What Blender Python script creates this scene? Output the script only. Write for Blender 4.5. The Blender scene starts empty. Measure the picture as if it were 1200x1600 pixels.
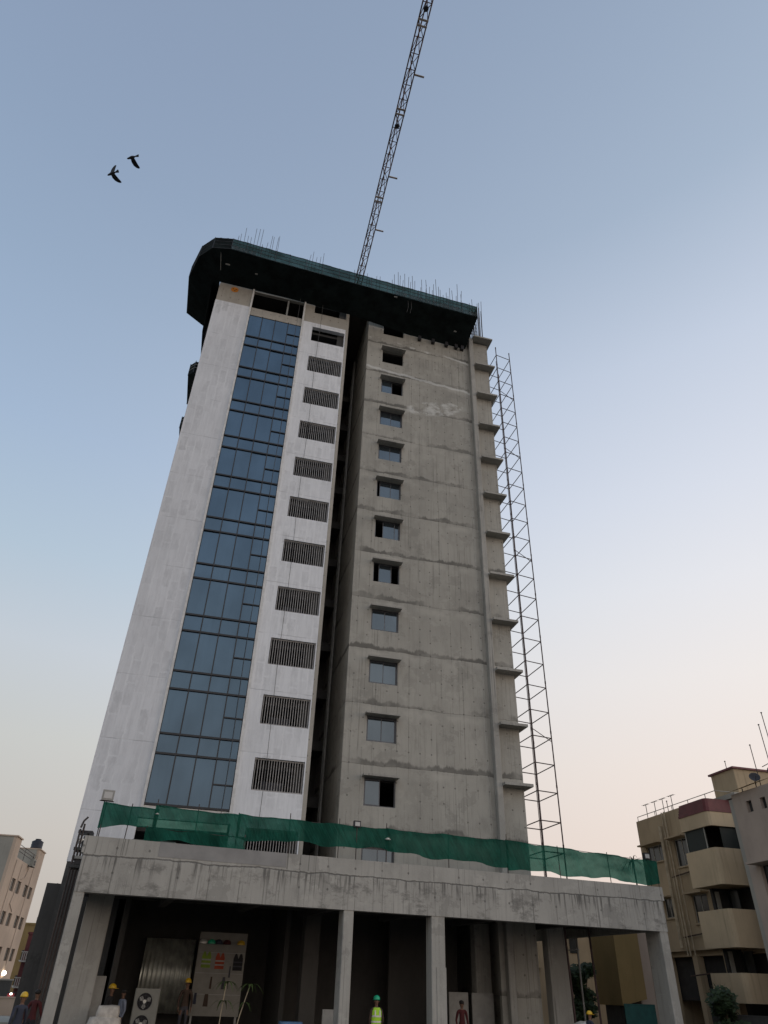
import bpy, bmesh, math, random
from mathutils import Vector, Matrix
random.seed(7)
R = math.radians
SC = bpy.context.scene
COL = SC.collection

# ------------------------------------------------------------------ camera
def cam_axes(yaw, pitch, roll):
    f = Vector((math.sin(yaw)*math.cos(pitch), math.cos(yaw)*math.cos(pitch), math.sin(pitch)))
    r = Vector((math.cos(yaw), -math.sin(yaw), 0)); u = r.cross(f)
    c, s = math.cos(roll), math.sin(roll)
    return c*r+s*u, -s*r+c*u, f
CR, CU, CF = cam_axes(R(13.845), R(34.955), R(1.996))
cd = bpy.data.cameras.new('camera'); cam = bpy.data.objects.new('camera', cd); COL.objects.link(cam)
cd.sensor_fit = 'VERTICAL'; cd.sensor_height = 24.0; cd.lens = 24.0*1067/1600
cd.clip_start = 0.1; cd.clip_end = 3000
m = Matrix((CR, CU, -CF)).transposed().to_4x4(); m.translation = (0, -33.957, 2.0)
cam.matrix_world = m
SC.camera = cam

# ------------------------------------------------------------------ sky, sun, exposure
SUN_AZ, SUN_EL = R(118), R(5)          # azimuth clockwise from +Y
w = bpy.data.worlds.new('World'); SC.world = w; w.use_nodes = True
nt = w.node_tree; nt.nodes.clear()
sky = nt.nodes.new('ShaderNodeTexSky'); sky.sky_type = 'NISHITA'; sky.sun_disc = False
sky.sun_elevation = SUN_EL; sky.sun_rotation = SUN_AZ
sky.altitude = 300; sky.air_density = 1.0; sky.dust_density = 3.0; sky.ozone_density = 2.0
bg = nt.nodes.new('ShaderNodeBackground'); bg.inputs['Strength'].default_value = 0.12
wo = nt.nodes.new('ShaderNodeOutputWorld')
tc = nt.nodes.new('ShaderNodeTexCoord'); sx = nt.nodes.new('ShaderNodeSeparateXYZ'); nt.links.new(tc.outputs['Generated'], sx.inputs[0])
def sky_ramp(stops):   # hazy dusk sky by height above the horizon
    r = nt.nodes.new('ShaderNodeValToRGB'); e = r.color_ramp.elements
    while len(e) < len(stops): e.new(.5)
    for el, (p, c) in zip(e, stops): el.position = p; el.color = (*c, 1)
    nt.links.new(sx.outputs[2], r.inputs[0]); return r.outputs[0]
away = sky_ramp([(.0, (.44, .40, .37)), (.144, (.533, .503, .468)), (.248, (.546, .558, .54)), (.356, (.52, .575, .635)), (.464, (.415, .525, .635)), (.596, (.335, .445, .605)), (.74, (.268, .365, .51)), (.9, (.225, .297, .435)), (1.0, (.21, .275, .395))])
toward = sky_ramp([(.0, (.82, .65, .56)), (.12, (.88, .73, .65)), (.238, (.885, .78, .72)), (.347, (.865, .815, .79)), (.457, (.80, .80, .835)), (.562, (.70, .735, .82)), (.70, (.56, .625, .745)), (.823, (.38, .465, .59)), (1.0, (.26, .335, .465))])
dt = nt.nodes.new('ShaderNodeVectorMath'); dt.operation = 'DOT_PRODUCT'; nt.links.new(tc.outputs['Generated'], dt.inputs[0]); dt.inputs[1].default_value = (math.sin(SUN_AZ), math.cos(SUN_AZ), 0)
mr = nt.nodes.new('ShaderNodeMapRange'); mr.interpolation_type = 'SMOOTHSTEP'; nt.links.new(dt.outputs['Value'], mr.inputs[0]); mr.inputs[1].default_value = -.85; mr.inputs[2].default_value = .4
mx = nt.nodes.new('ShaderNodeMix'); mx.data_type = 'RGBA'; nt.links.new(mr.outputs[0], mx.inputs[0]); nt.links.new(away, mx.inputs[6]); nt.links.new(toward, mx.inputs[7])
sc_ = nt.nodes.new('ShaderNodeVectorMath'); sc_.operation = 'SCALE'; nt.links.new(mx.outputs[2], sc_.inputs[0]); sc_.inputs['Scale'].default_value = 1/0.12
m2 = nt.nodes.new('ShaderNodeMix'); m2.data_type = 'RGBA'; m2.inputs[0].default_value = .9; nt.links.new(sky.outputs[0], m2.inputs[6]); nt.links.new(sc_.outputs[0], m2.inputs[7])
nt.links.new(m2.outputs[2], bg.inputs[0]); nt.links.new(bg.outputs[0], wo.inputs[0])
sd = bpy.data.lights.new('sun', 'SUN'); sd.energy = 0.2; sd.angle = R(30); sd.color = (1.0, 0.86, 0.74)
sun = bpy.data.objects.new('sun', sd); COL.objects.link(sun)
sdir = Vector((math.sin(SUN_AZ)*math.cos(R(12)), math.cos(SUN_AZ)*math.cos(R(12)), math.sin(R(12))))
sun.rotation_euler = sdir.to_track_quat('Z', 'Y').to_euler()
SC.view_settings.view_transform = 'Standard'; SC.view_settings.look = 'None'
SC.view_settings.gamma = 1.0; SC.view_settings.use_curve_mapping = False
SC.view_settings.exposure = 0.15
SC.render.engine = 'CYCLES'
SC.cycles.max_bounces = 6; SC.cycles.transparent_max_bounces = 12

# ------------------------------------------------------------------ material helpers
class NT:
    def __init__(s, name):
        s.m = bpy.data.materials.new(name); s.m.use_nodes = True
        s.t = s.m.node_tree; s.b = s.t.nodes['Principled BSDF']; s.out = s.t.nodes['Material Output']
        s._pos = None
    def n(s, typ, **kw):
        x = s.t.nodes.new(typ)
        for k, v in kw.items(): setattr(x, k, v)
        return x
    def put(s, sock, v):
        if hasattr(v, 'is_linked') or isinstance(v, bpy.types.NodeSocket): s.t.links.new(v, sock)
        else: sock.default_value = v
    def pos(s):
        if s._pos is None: s._pos = s.n('ShaderNodeNewGeometry').outputs['Position']
        return s._pos
    def obj(s): return s.n('ShaderNodeTexCoord').outputs['Object']
    def math(s, op, a, b=0.0, c=0.0, clamp=False):
        x = s.n('ShaderNodeMath', operation=op, use_clamp=clamp)
        s.put(x.inputs[0], a); s.put(x.inputs[1], b); s.put(x.inputs[2], c); return x.outputs[0]
    def xyz(s, v):
        x = s.n('ShaderNodeSeparateXYZ'); s.put(x.inputs[0], v); return x.outputs
    def scale(s, v, k):
        x = s.n('ShaderNodeVectorMath', operation='MULTIPLY'); s.put(x.inputs[0], v); s.put(x.inputs[1], k); return x.outputs[0]
    def add(s, v, k):
        x = s.n('ShaderNodeVectorMath', operation='ADD'); s.put(x.inputs[0], v); s.put(x.inputs[1], k); return x.outputs[0]
    def noise(s, v, scale=1.0, detail=4.0, rough=0.55):
        x = s.n('ShaderNodeTexNoise'); s.put(x.inputs['Vector'], v); x.inputs['Scale'].default_value = scale
        x.inputs['Detail'].default_value = detail; x.inputs['Roughness'].default_value = rough; return x.outputs[0]
    def ss(s, v, a, b, lo=0.0, hi=1.0):
        x = s.n('ShaderNodeMapRange', interpolation_type='SMOOTHSTEP'); s.put(x.inputs[0], v)
        x.inputs[1].default_value = a; x.inputs[2].default_value = b; x.inputs[3].default_value = lo; x.inputs[4].default_value = hi
        return x.outputs[0]
    def mix(s, f, a, b, mode='MIX'):
        x = s.n('ShaderNodeMix', data_type='RGBA', blend_type=mode); s.put(x.inputs[0], f)
        for i, v in ((6, a), (7, b)):
            if isinstance(v, (tuple, list)): v = (*v[:3], 1.0)
            s.put(x.inputs[i], v)
        return x.outputs[2]
    def bump(s, h, strength=0.3, dist=0.02):
        x = s.n('ShaderNodeBump'); x.inputs['Strength'].default_value = strength; x.inputs['Distance'].default_value = dist
        s.put(x.inputs['Height'], h); s.t.links.new(x.outputs[0], s.b.inputs['Normal'])
    def fin(s, col=None, rough=0.8, metal=0.0, spec=None):
        if col is not None:
            if isinstance(col, (tuple, list)): col = (*col[:3], 1.0)
            s.put(s.b.inputs['Base Color'], col)
        s.put(s.b.inputs['Roughness'], rough); s.b.inputs['Metallic'].default_value = metal
        if spec is not None: s.b.inputs['Specular IOR Level'].default_value = spec
        return s.m

def concrete(name, base, joint=None, period=3.1, form=0.62, stain=0.5, seam=None, leak=False, drip=0.0):
    k = NT(name); p = k.pos(); X, Y, Z = k.xyz(p)
    h = k.math('ADD', X, k.math('MULTIPLY', Y, 0.83))
    big = k.noise(k.scale(p, (.35, .35, .22)), 1, 5, .6)
    mid = k.noise(k.scale(p, (1.6, 1.6, .9)), 1, 5, .65)
    streak = k.noise(k.scale(p, (7, 7, .35)), 1, 4, .6)
    fine = k.noise(p, 22, 3, .7)
    c = k.mix(k.ss(big, .3, .7), tuple(v*.86 for v in base), tuple(v*1.1 for v in base))
    c = k.mix(k.ss(mid, .45, .72, 0, .5), c, tuple(v*.62 for v in base))
    c = k.mix(k.ss(streak, .5, .78, 0, .45*stain+.1), c, tuple(v*.55 for v in base))
    c = k.mix(k.ss(fine, .35, .7, 0, .25), c, tuple(v*1.2 for v in base))
    hgt = k.math('MULTIPLY', fine, .5)
    rp_ = k.noise(k.scale(k.add(p, (31.0, 7.0, 3.0)), (.42, .42, .5)), 1, 6, .72)
    c = k.mix(k.ss(rp_, .57, .585, 0, .42*min(1, stain*1.3)), c, tuple(v*.58 for v in base))
    c = k.mix(k.ss(rp_, .42, .40, 0, .38*min(1, stain*1.3)), c, tuple(v*1.28 for v in base))
    # board marks: thin vertical lines of uneven spacing
    bm1 = k.ss(k.noise(k.scale(p, (16, 16, .12)), 1, 2, .5), .60, .66)
    bm1 = k.math('MULTIPLY', bm1, k.ss(k.noise(k.scale(p, (.7, .7, .45)), 1, 3, .6), .42, .6))
    c = k.mix(k.math('MULTIPLY', bm1, .15+.6*drip), c, tuple(v*.4 for v in base))
    if form:
        fx = k.math('FRACT', k.math('DIVIDE', h, form))
        d = k.math('ABSOLUTE', k.math('SUBTRACT', fx, .5))
        line = k.math('MULTIPLY', k.ss(d, .478, .493), k.ss(k.noise(k.scale(p, (1.3, 1.3, .5)), 1, 2), .4, .62))
        c = k.mix(k.math('MULTIPLY', line, .7), c, tuple(v*.38 for v in base))
        fz = k.math('ABSOLUTE', k.math('SUBTRACT', k.math('FRACT', k.math('DIVIDE', Z, .775)), .5))
        ddx = k.math('MULTIPLY', k.math('SUBTRACT', .5, d), form); ddz = k.math('MULTIPLY', fz, .775)
        r = k.math('SQRT', k.math('ADD', k.math('MULTIPLY', ddx, ddx), k.math('MULTIPLY', ddz, ddz)))
        dot = k.math('MULTIPLY', k.ss(r, .055, .03), k.ss(k.noise(k.scale(p, (.9, .9, .9)), 1, 2), .42, .5))
        c = k.mix(k.math('MULTIPLY', dot, .75), c, tuple(v*.3 for v in base))
        hgt = k.math('SUBTRACT', hgt, k.math('ADD', line, dot))
        # each pour panel has its own tone
        pan = k.n('ShaderNodeTexWhiteNoise', noise_dimensions='2D')
        cb = k.n('ShaderNodeCombineXYZ')
        k.put(cb.inputs[0], k.math('FLOOR', k.math('ADD', k.math('DIVIDE', h, form*2), .25))); k.put(cb.inputs[1], k.math('FLOOR', k.math('DIVIDE', k.math('SUBTRACT', Z, 11.2), period)))
        k.put(pan.inputs[0], cb.outputs[0])
        c = k.mix(k.math('MULTIPLY', pan.outputs[0], .16), c, tuple(v*.7 for v in base))
    if joint is not None:
        wob = k.math('MULTIPLY', k.math('SUBTRACT', k.noise(k.scale(p, (.55, .55, .2)), 1, 5, .65), .5), .32)
        zz = k.math('FRACT', k.math('DIVIDE', k.math('ADD', k.math('SUBTRACT', Z, joint), wob), period))
        wd = k.ss(k.noise(k.scale(p, (.9, .9, .15)), 1, 5, .7), .3, .75, .0, .13)
        j1 = k.ss(zz, .0, .012); j2 = k.ss(k.math('SUBTRACT', zz, wd), .05, .0)
        band = k.math('MULTIPLY', k.math('MULTIPLY', j1, j2), k.ss(k.noise(k.scale(p, (.3, .3, .3)), 1, 4, .6), .36, .58))
        pal = k.math('MULTIPLY', k.ss(zz, .985, .93), k.ss(zz, .78, .9))
        c = k.mix(k.math('MULTIPLY', pal, k.ss(k.noise(k.scale(p, (.5, .5, .6)), 1, 4), .45, .65, 0, .45)), c, tuple(v*1.3 for v in base))
        c = k.mix(k.math('MULTIPLY', band, .95), c, tuple(v*.38 for v in base))
        crack = k.math('MULTIPLY', k.ss(zz, 0, .004), k.ss(zz, .012, .006))
        c = k.mix(k.math('MULTIPLY', crack, .6), c, tuple(v*.35 for v in base))
        hgt = k.math('SUBTRACT', hgt, k.math('MULTIPLY', crack, 1.5))
    if leak:   # lime runs and patched render near the top
        wz = k.math('ADD', Z, k.math('MULTIPLY', k.math('SUBTRACT', k.noise(k.scale(p, (1.2, 1, 1.2)), 1, 5, .7), .5), .5))
        sl = k.math('ADD', wz, k.math('MULTIPLY', X, .075))
        b1 = k.math('MULTIPLY', k.ss(sl, 39.9, 40.0), k.ss(sl, 40.22, 40.12))
        dx = k.math('DIVIDE', k.math('SUBTRACT', X, 12.1), 2.4); dz = k.math('DIVIDE', k.math('SUBTRACT', k.math('SUBTRACT', wz, 36.6), k.math('MULTIPLY', k.math('SUBTRACT', X, 12.1), .25)), .75)
        rr = k.math('ADD', k.math('MULTIPLY', dx, dx), k.math('MULTIPLY', dz, dz))
        b2 = k.math('MULTIPLY', k.ss(rr, 1, .7), k.ss(k.noise(k.scale(p, (1.1, 1, 1.3)), 1, 5, .7), .44, .6))
        b3 = k.math('MULTIPLY', k.math('MULTIPLY', k.ss(sl, 43.15, 43.2), k.ss(sl, 43.42, 43.32)), k.ss(k.noise(k.scale(p, (.9, 1, .9)), 1, 4), .5, .58))
        c = k.mix(k.math('MULTIPLY', k.math('MAXIMUM', b1, k.math('MAXIMUM', b2, b3)), .55), c, (.72, .73, .70))
    if seam is not None:
        wz = k.math('ADD', Z, k.math('MULTIPLY', k.math('SUBTRACT', k.noise(k.scale(p, (.8, .8, .8)), 1, 5, .7), .5), .28))
        below = k.math('SUBTRACT', seam, wz)
        cr = k.math('MULTIPLY', k.ss(below, -.01, .01), k.ss(below, .06, .03))
        c = k.mix(k.math('MULTIPLY', cr, .75), c, tuple(v*.22 for v in base))
        dr = k.math('MULTIPLY', k.ss(k.noise(k.scale(p, (9, 9, .5)), 1, 3, .6), .5, .66), k.math('MULTIPLY', k.ss(below, 0, .05), k.ss(below, .85, .1)))
        c = k.mix(k.math('MULTIPLY', dr, .85), c, tuple(v*.25 for v in base))
        mo = k.math('MULTIPLY', k.ss(k.noise(k.scale(p, (.8, .8, 1.5)), 1, 6, .78), .5, .64), k.ss(below, .05, .3))
        c = k.mix(k.math('MULTIPLY', mo, .62), c, tuple(v*.33 for v in base))
        hgt = k.math('SUBTRACT', hgt, k.math('MULTIPLY', cr, 2))
    k.bump(hgt, .35, .02)
    return k.fin(c, k.ss(fine, .3, .7, .82, .95), spec=.3)

def white_paint(name, base):
    k = NT(name); p = k.pos(); X, Y, Z = k.xyz(p)
    br = k.n('ShaderNodeTexBrick'); cb = k.n('ShaderNodeCombineXYZ'); wn = k.math('MULTIPLY', k.math('SUBTRACT', k.noise(p, 2.2, 5, .75), .5), .4)
    k.put(cb.inputs[0], k.math('ADD', Z, wn)); k.put(cb.inputs[1], k.math('ADD', X, wn)); k.put(br.inputs['Vector'], cb.outputs[0])
    br.inputs['Color1'].default_value = (0, 0, 0, 1); br.inputs['Color2'].default_value = (1, 1, 1, 1); br.inputs['Mortar'].default_value = (0, 0, 0, 1)
    br.inputs['Scale'].default_value = 1.0; br.inputs['Brick Width'].default_value = 1.15; br.inputs['Row Height'].default_value = .46; br.offset = .37; br.inputs['Mortar Size'].default_value = .09; br.inputs['Mortar Smooth'].default_value = 1.0
    m1 = k.ss(k.noise(k.scale(p, (.8, .8, .55)), 1, 4, .6), .34, .56)
    c = k.mix(k.math('MULTIPLY', k.math('MULTIPLY', br.outputs['Color'], m1), k.ss(k.noise(k.scale(p, (3, 3, 1.5)), 1, 5, .7), .3, .65, .1, .75)), base, tuple(v*.66 for v in base))
    roll = k.ss(k.noise(k.scale(p, (5, 5, .6)), 1, 5, .75), .42, .62, 0, .3)
    c = k.mix(roll, c, tuple(v*.72 for v in base))
    ln = k.ss(k.math('ABSOLUTE', k.math('SUBTRACT', k.math('FRACT', k.math('DIVIDE', k.math('ADD', X, wn), .46)), .5)), .44, .49)
    c = k.mix(k.math('MULTIPLY', ln, k.ss(k.noise(k.scale(p, (1.5, 1.5, .5)), 1, 3), .4, .6, 0, .4)), c, tuple(min(.9, v*1.18) for v in base))
    st = k.noise(k.scale(p, (9, 9, .8)), 1, 4, .65)
    c = k.mix(k.ss(st, .5, .75, 0, .3), c, tuple(v*.66 for v in base))
    c = k.mix(k.ss(k.noise(k.scale(p, (.28, .28, .2)), 1, 4), .4, .7, 0, .35), c, tuple(v*.75 for v in base))
    zz = k.math('FRACT', k.math('DIVIDE', k.math('ADD', k.math('SUBTRACT', Z, 11.1), k.math('MULTIPLY', k.math('SUBTRACT', k.noise(k.scale(p, (2, 2, .4)), 1, 3), .5), .08)), 3.1))
    jl = k.math('MULTIPLY', k.ss(zz, 0, .006), k.ss(zz, .022, .012))
    c = k.mix(k.math('MULTIPLY', jl, k.ss(k.noise(k.scale(p, (.9, .9, .9)), 1, 3), .4, .6, 0, .5)), c, tuple(v*.5 for v in base))
    k.bump(k.math('ADD', k.noise(p, 18, 3), k.math('MULTIPLY', jl, -1)), .25, .015)
    return k.fin(c, .85, spec=.3)

def simple(name, col, rough=.7, metal=0.0, var=.18, sc=3.0, spec=None, bump=0.0):
    k = NT(name); p = k.pos(); n = k.noise(p, sc, 4, .6)
    c = k.mix(k.ss(n, .3, .7), tuple(v*(1-var) for v in col), tuple(v*(1+var) for v in col))
    if bump: k.bump(n, bump, .02)
    return k.fin(c, rough, metal, spec)

def plaster(name, col, stain=.4):
    k = NT(name); p = k.pos()
    n = k.noise(k.scale(p, (.4, .4, .3)), 1, 5, .6); s = k.noise(k.scale(p, (5, 5, .3)), 1, 4, .6); f = k.noise(p, 14, 3)
    c = k.mix(k.ss(n, .3, .7), tuple(v*.85 for v in col), tuple(v*1.08 for v in col))
    c = k.mix(k.ss(s, .52, .8, 0, stain), c, tuple(v*.45 for v in col))
    k.bump(f, .2, .01)
    return k.fin(c, .9, spec=.25)

def net_mat(name, col, alpha, trans=.35, tint=(.30, .58, .50)):
    k = NT(name); p = k.pos()
    n = k.noise(k.scale(p, (1.2, 1.2, .8)), 1, 4, .6)
    c = k.mix(k.ss(n, .3, .7), tuple(v*.7 for v in col), tuple(v*1.25 for v in col))
    X, Y, Z = k.xyz(p); dg = k.n('ShaderNodeCombineXYZ'); k.put(dg.inputs[0], k.math('ADD', k.math('MULTIPLY', X, 5.0), k.math('MULTIPLY', Z, 3.0))); k.put(dg.inputs[1], k.math('MULTIPLY', Z, .9)); k.put(dg.inputs[2], Y)
    cr = k.noise(dg.outputs[0], 1.0, 4, .6)
    c = k.mix(k.ss(cr, .35, .6, .55, 0), c, tuple(v*.45 for v in col))  # fold shade put into the colour: crease hollows go darker
    k.bump(cr, .9, .12)
    k.fin(c, .8, spec=.2)
    tl = k.n('ShaderNodeBsdfTranslucent'); k.put(tl.inputs[0], c)
    ms = k.n('ShaderNodeMixShader'); ms.inputs[0].default_value = trans
    k.t.links.new(k.b.outputs[0], ms.inputs[1]); k.t.links.new(tl.outputs[0], ms.inputs[2])
    tr = k.n('ShaderNodeBsdfTransparent'); tr.inputs[0].default_value = (*tint, 1); m2 = k.n('ShaderNodeMixShader')
    k.put(m2.inputs[0], k.ss(k.noise(k.scale(p, (.7, .7, 1.5)), 1, 3), .3, .7, max(0, alpha-.1), min(1, alpha+.08)))
    k.t.links.new(tr.outputs[0], m2.inputs[1]); k.t.links.new(ms.outputs[0], m2.inputs[2])
    k.t.links.new(m2.outputs[0], k.out.inputs[0])
    return k.m

def glass_mat(name, col, rough=.04, metal=.75):
    k = NT(name); p = k.pos()
    n = k.noise(k.scale(p, (.5, .5, .35)), 1, 3, .5)
    d = k.ss(k.noise(k.scale(p, (6, 6, .15)), 1, 3, .6), .5, .8, 0, .25)
    c = k.mix(k.ss(n, .3, .7), tuple(v*.88 for v in col), tuple(v*1.1 for v in col))
    c = k.mix(d, c, tuple(v*.7 for v in col))
    k.bump(k.noise(k.scale(p, (.9, .9, .6)), 1, 1), .06, .05)
    return k.fin(c, rough, metal)

def emit(name, col, s):
    k = NT(name); k.fin((.8, .8, .8), .4)
    k.b.inputs['Emission Color'].default_value = (*col, 1); k.b.inputs['Emission Strength'].default_value = s
    return k.m

def leaf_mat(name, col):
    k = NT(name); p = k.pos(); n = k.noise(p, 2.2, 3)
    c = k.mix(k.ss(n, .3, .7), tuple(v*.55 for v in col), tuple(v*1.4 for v in col))
    return k.fin(c, .6, spec=.3)

MT = dict(
    tower=concrete('tower_concrete', (.395, .382, .338), joint=11.2, leak=True, stain=.6, drip=.55),
    side=concrete('side_wall_concrete', (.38, .365, .325), joint=11.2, stain=.6),
    bare=concrete('bare_top_concrete', (.42, .395, .345), joint=None, stain=.3),
    podium=concrete('podium_concrete', (.40, .39, .355), form=1.2, seam=5.58, stain=1.0, drip=1.0),
    column=concrete('column_concrete', (.38, .37, .335), form=0, stain=.9, drip=.8),
    slab=concrete('soffit_concrete', (.085, .082, .076), form=0, stain=.3),  # concrete colour darkened to carry the shade of soffits and inner bays
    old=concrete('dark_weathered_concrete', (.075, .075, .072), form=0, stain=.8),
    patch=simple('smooth_grey_render', (.27, .265, .255), .85, var=.12, sc=1.2),
    white=white_paint('thin_white_primer', (.74, .76, .785)), white2=white_paint('white_primer', (.82, .84, .86)),
    trim=simple('pale_trim', (.66, .66, .64), .7, var=.12),
    glass=glass_mat('blue_curtain_glass', (.08, .128, .178)),
    wglass=glass_mat('window_glass', (.115, .145, .17)),
    mull=simple('black_mullion', (.018, .02, .024), .45),
    alu=simple('dark_window_frame', (.10, .105, .115), .4, .4),
    louv=simple('grey_louvre_bar', (.32, .31, .30), .5, .3, sc=6),
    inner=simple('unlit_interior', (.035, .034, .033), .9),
    net=net_mat('green_shade_net', (.012, .115, .078), .86),
    dnet=simple('dark_green_screen', (.009, .014, .014), .9, var=.5, sc=1.2, spec=.15),
    tnet=net_mat('thin_green_screen', (.018, .042, .036), .84, .3, (.34, .52, .48)), lnet=net_mat('pale_torn_screen', (.16, .19, .20), .6, .4, (.6, .68, .72)),
    steel=simple('rusty_scaffold_steel', (.06, .036, .034), .7, .1, var=.4, sc=1.5),
    crane=simple('crane_steel', (.13, .065, .045), .55, .2, var=.5, sc=.6),
    cranep=simple('crane_pale_plate', (.55, .47, .40), .6),
    rebar=simple('rebar', (.07, .055, .05), .7, .3),
    dark=simple('black_metal', (.018, .018, .022), .5),
    grey=simple('grey_metal', (.30, .30, .28), .5, .3),
    orange=simple('orange_emblem_paint', (.62, .22, .02), .6),
    rope=simple('rope', (.10, .10, .10), .9),
    yellow=plaster('yellow_plaster', (.43, .34, .225), .65),
    yellow2=plaster('pale_yellow_plaster', (.56, .45, .30), .55),
    ochre=plaster('ochre_plaster', (.26, .19, .085), .3),
    pink=plaster('pinkish_grey_plaster', (.45, .375, .315), .25),
    cream=plaster('cream_plaster', (.56, .45, .355), .2),
    greyp=plaster('grey_plaster', (.36, .35, .31), .35),
    red=simple('red_roof_sheet', (.13, .03, .035), .5, sc=2),
    dglass=simple('dark_window_pane', (.03, .034, .036), .15, sc=1),
    dgreen=simple('dark_green_balcony_screen', (.008, .016, .014), .6),
    pipe=simple('drain_pipe', (.42, .35, .24), .6),
    zinc=simple('corrugated_zinc', (.75, .77, .68), .36, .7, var=.25, sc=2),
    board=simple('display_board', (.26, .25, .22), .8, var=.1, sc=2),
    acw=simple('ac_casing', (.24, .24, .21), .5, var=.08),
    bag=simple('pale_sack', (.55, .52, .47), .85, sc=5, bump=.3),
    ply=simple('pale_panel', (.36, .355, .33), .8, var=.12),
    teal=simple('teal_sheet', (.02, .10, .095), .6),
    bark=simple('bark', (.09, .065, .045), .9, sc=8),
    leaf=leaf_mat('tree_leaf', (.035, .06, .025)),
    palm=leaf_mat('palm_leaf', (.07, .11, .035)),
    pot=simple('pot', (.20, .08, .05), .7),
    tank=simple('water_tank', (.02, .02, .028), .5),
    skin=simple('skin', (.17, .09, .055), .6, var=.08),
    hair=simple('hair', (.015, .012, .01), .7),
    navy=simple('navy_cloth', (.035, .04, .06), .9), redc=simple('maroon_cloth', (.075, .013, .014), .9),
    blackc=simple('black_cloth', (.02, .02, .022), .9), bluec=simple('pale_blue_cloth', (.25, .28, .36), .9),
    brownc=simple('brown_cloth', (.07, .045, .032), .9), jean=simple('grey_trousers', (.06, .06, .07), .9),
    hy=simple('yellow_helmet', (.65, .40, .02), .35, var=.05), hg=simple('green_helmet', (.02, .42, .22), .35, var=.05),
    vest=simple('hi_vis_vest', (.42, .75, .04), .7, var=.08), vorg=simple('orange_vest', (.75, .12, .03), .7, var=.08),
    shadev=simple('shaded_lime_cloth', (.20, .30, .03), .8), shadeo=simple('shaded_orange_cloth', (.36, .06, .025), .8),  # display vest colours darkened to carry the shade under the podium
    stripe=simple('reflective_strip', (.7, .7, .65), .3, .3, var=.05),
    redbox=simple('red_plastic', (.45, .04, .05), .5), blueb=simple('blue_plastic', (.10, .22, .40), .5),
    lampon=emit('lit_lamp', (1.0, .88, .68), 6.0), lampw=emit('lit_floodlight', (1.0, .95, .85), 4.0),
    lens=simple('lamp_lens', (.5, .5, .48), .2, var=.05),
    bird=simple('bird_feathers', (.012, .012, .016), .7),
)
def ground_mat():
    k = NT('site_ground'); p = k.pos()
    a = k.noise(p, .25, 6, .6); b = k.noise(p, 2.5, 5, .7); f = k.noise(p, 40, 3)
    c = k.mix(k.ss(a, .3, .7), (.10, .09, .078), (.16, .145, .125))
    c = k.mix(k.ss(b, .45, .75, 0, .5), c, (.065, .058, .05)); c = k.mix(k.ss(f, .4, .7, 0, .3), c, (.2, .185, .165))
    k.bump(k.math('ADD', b, k.math('MULTIPLY', f, .3)), .5, .03)
    return k.fin(c, .95, spec=.2)
MT['ground'] = ground_mat()

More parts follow.
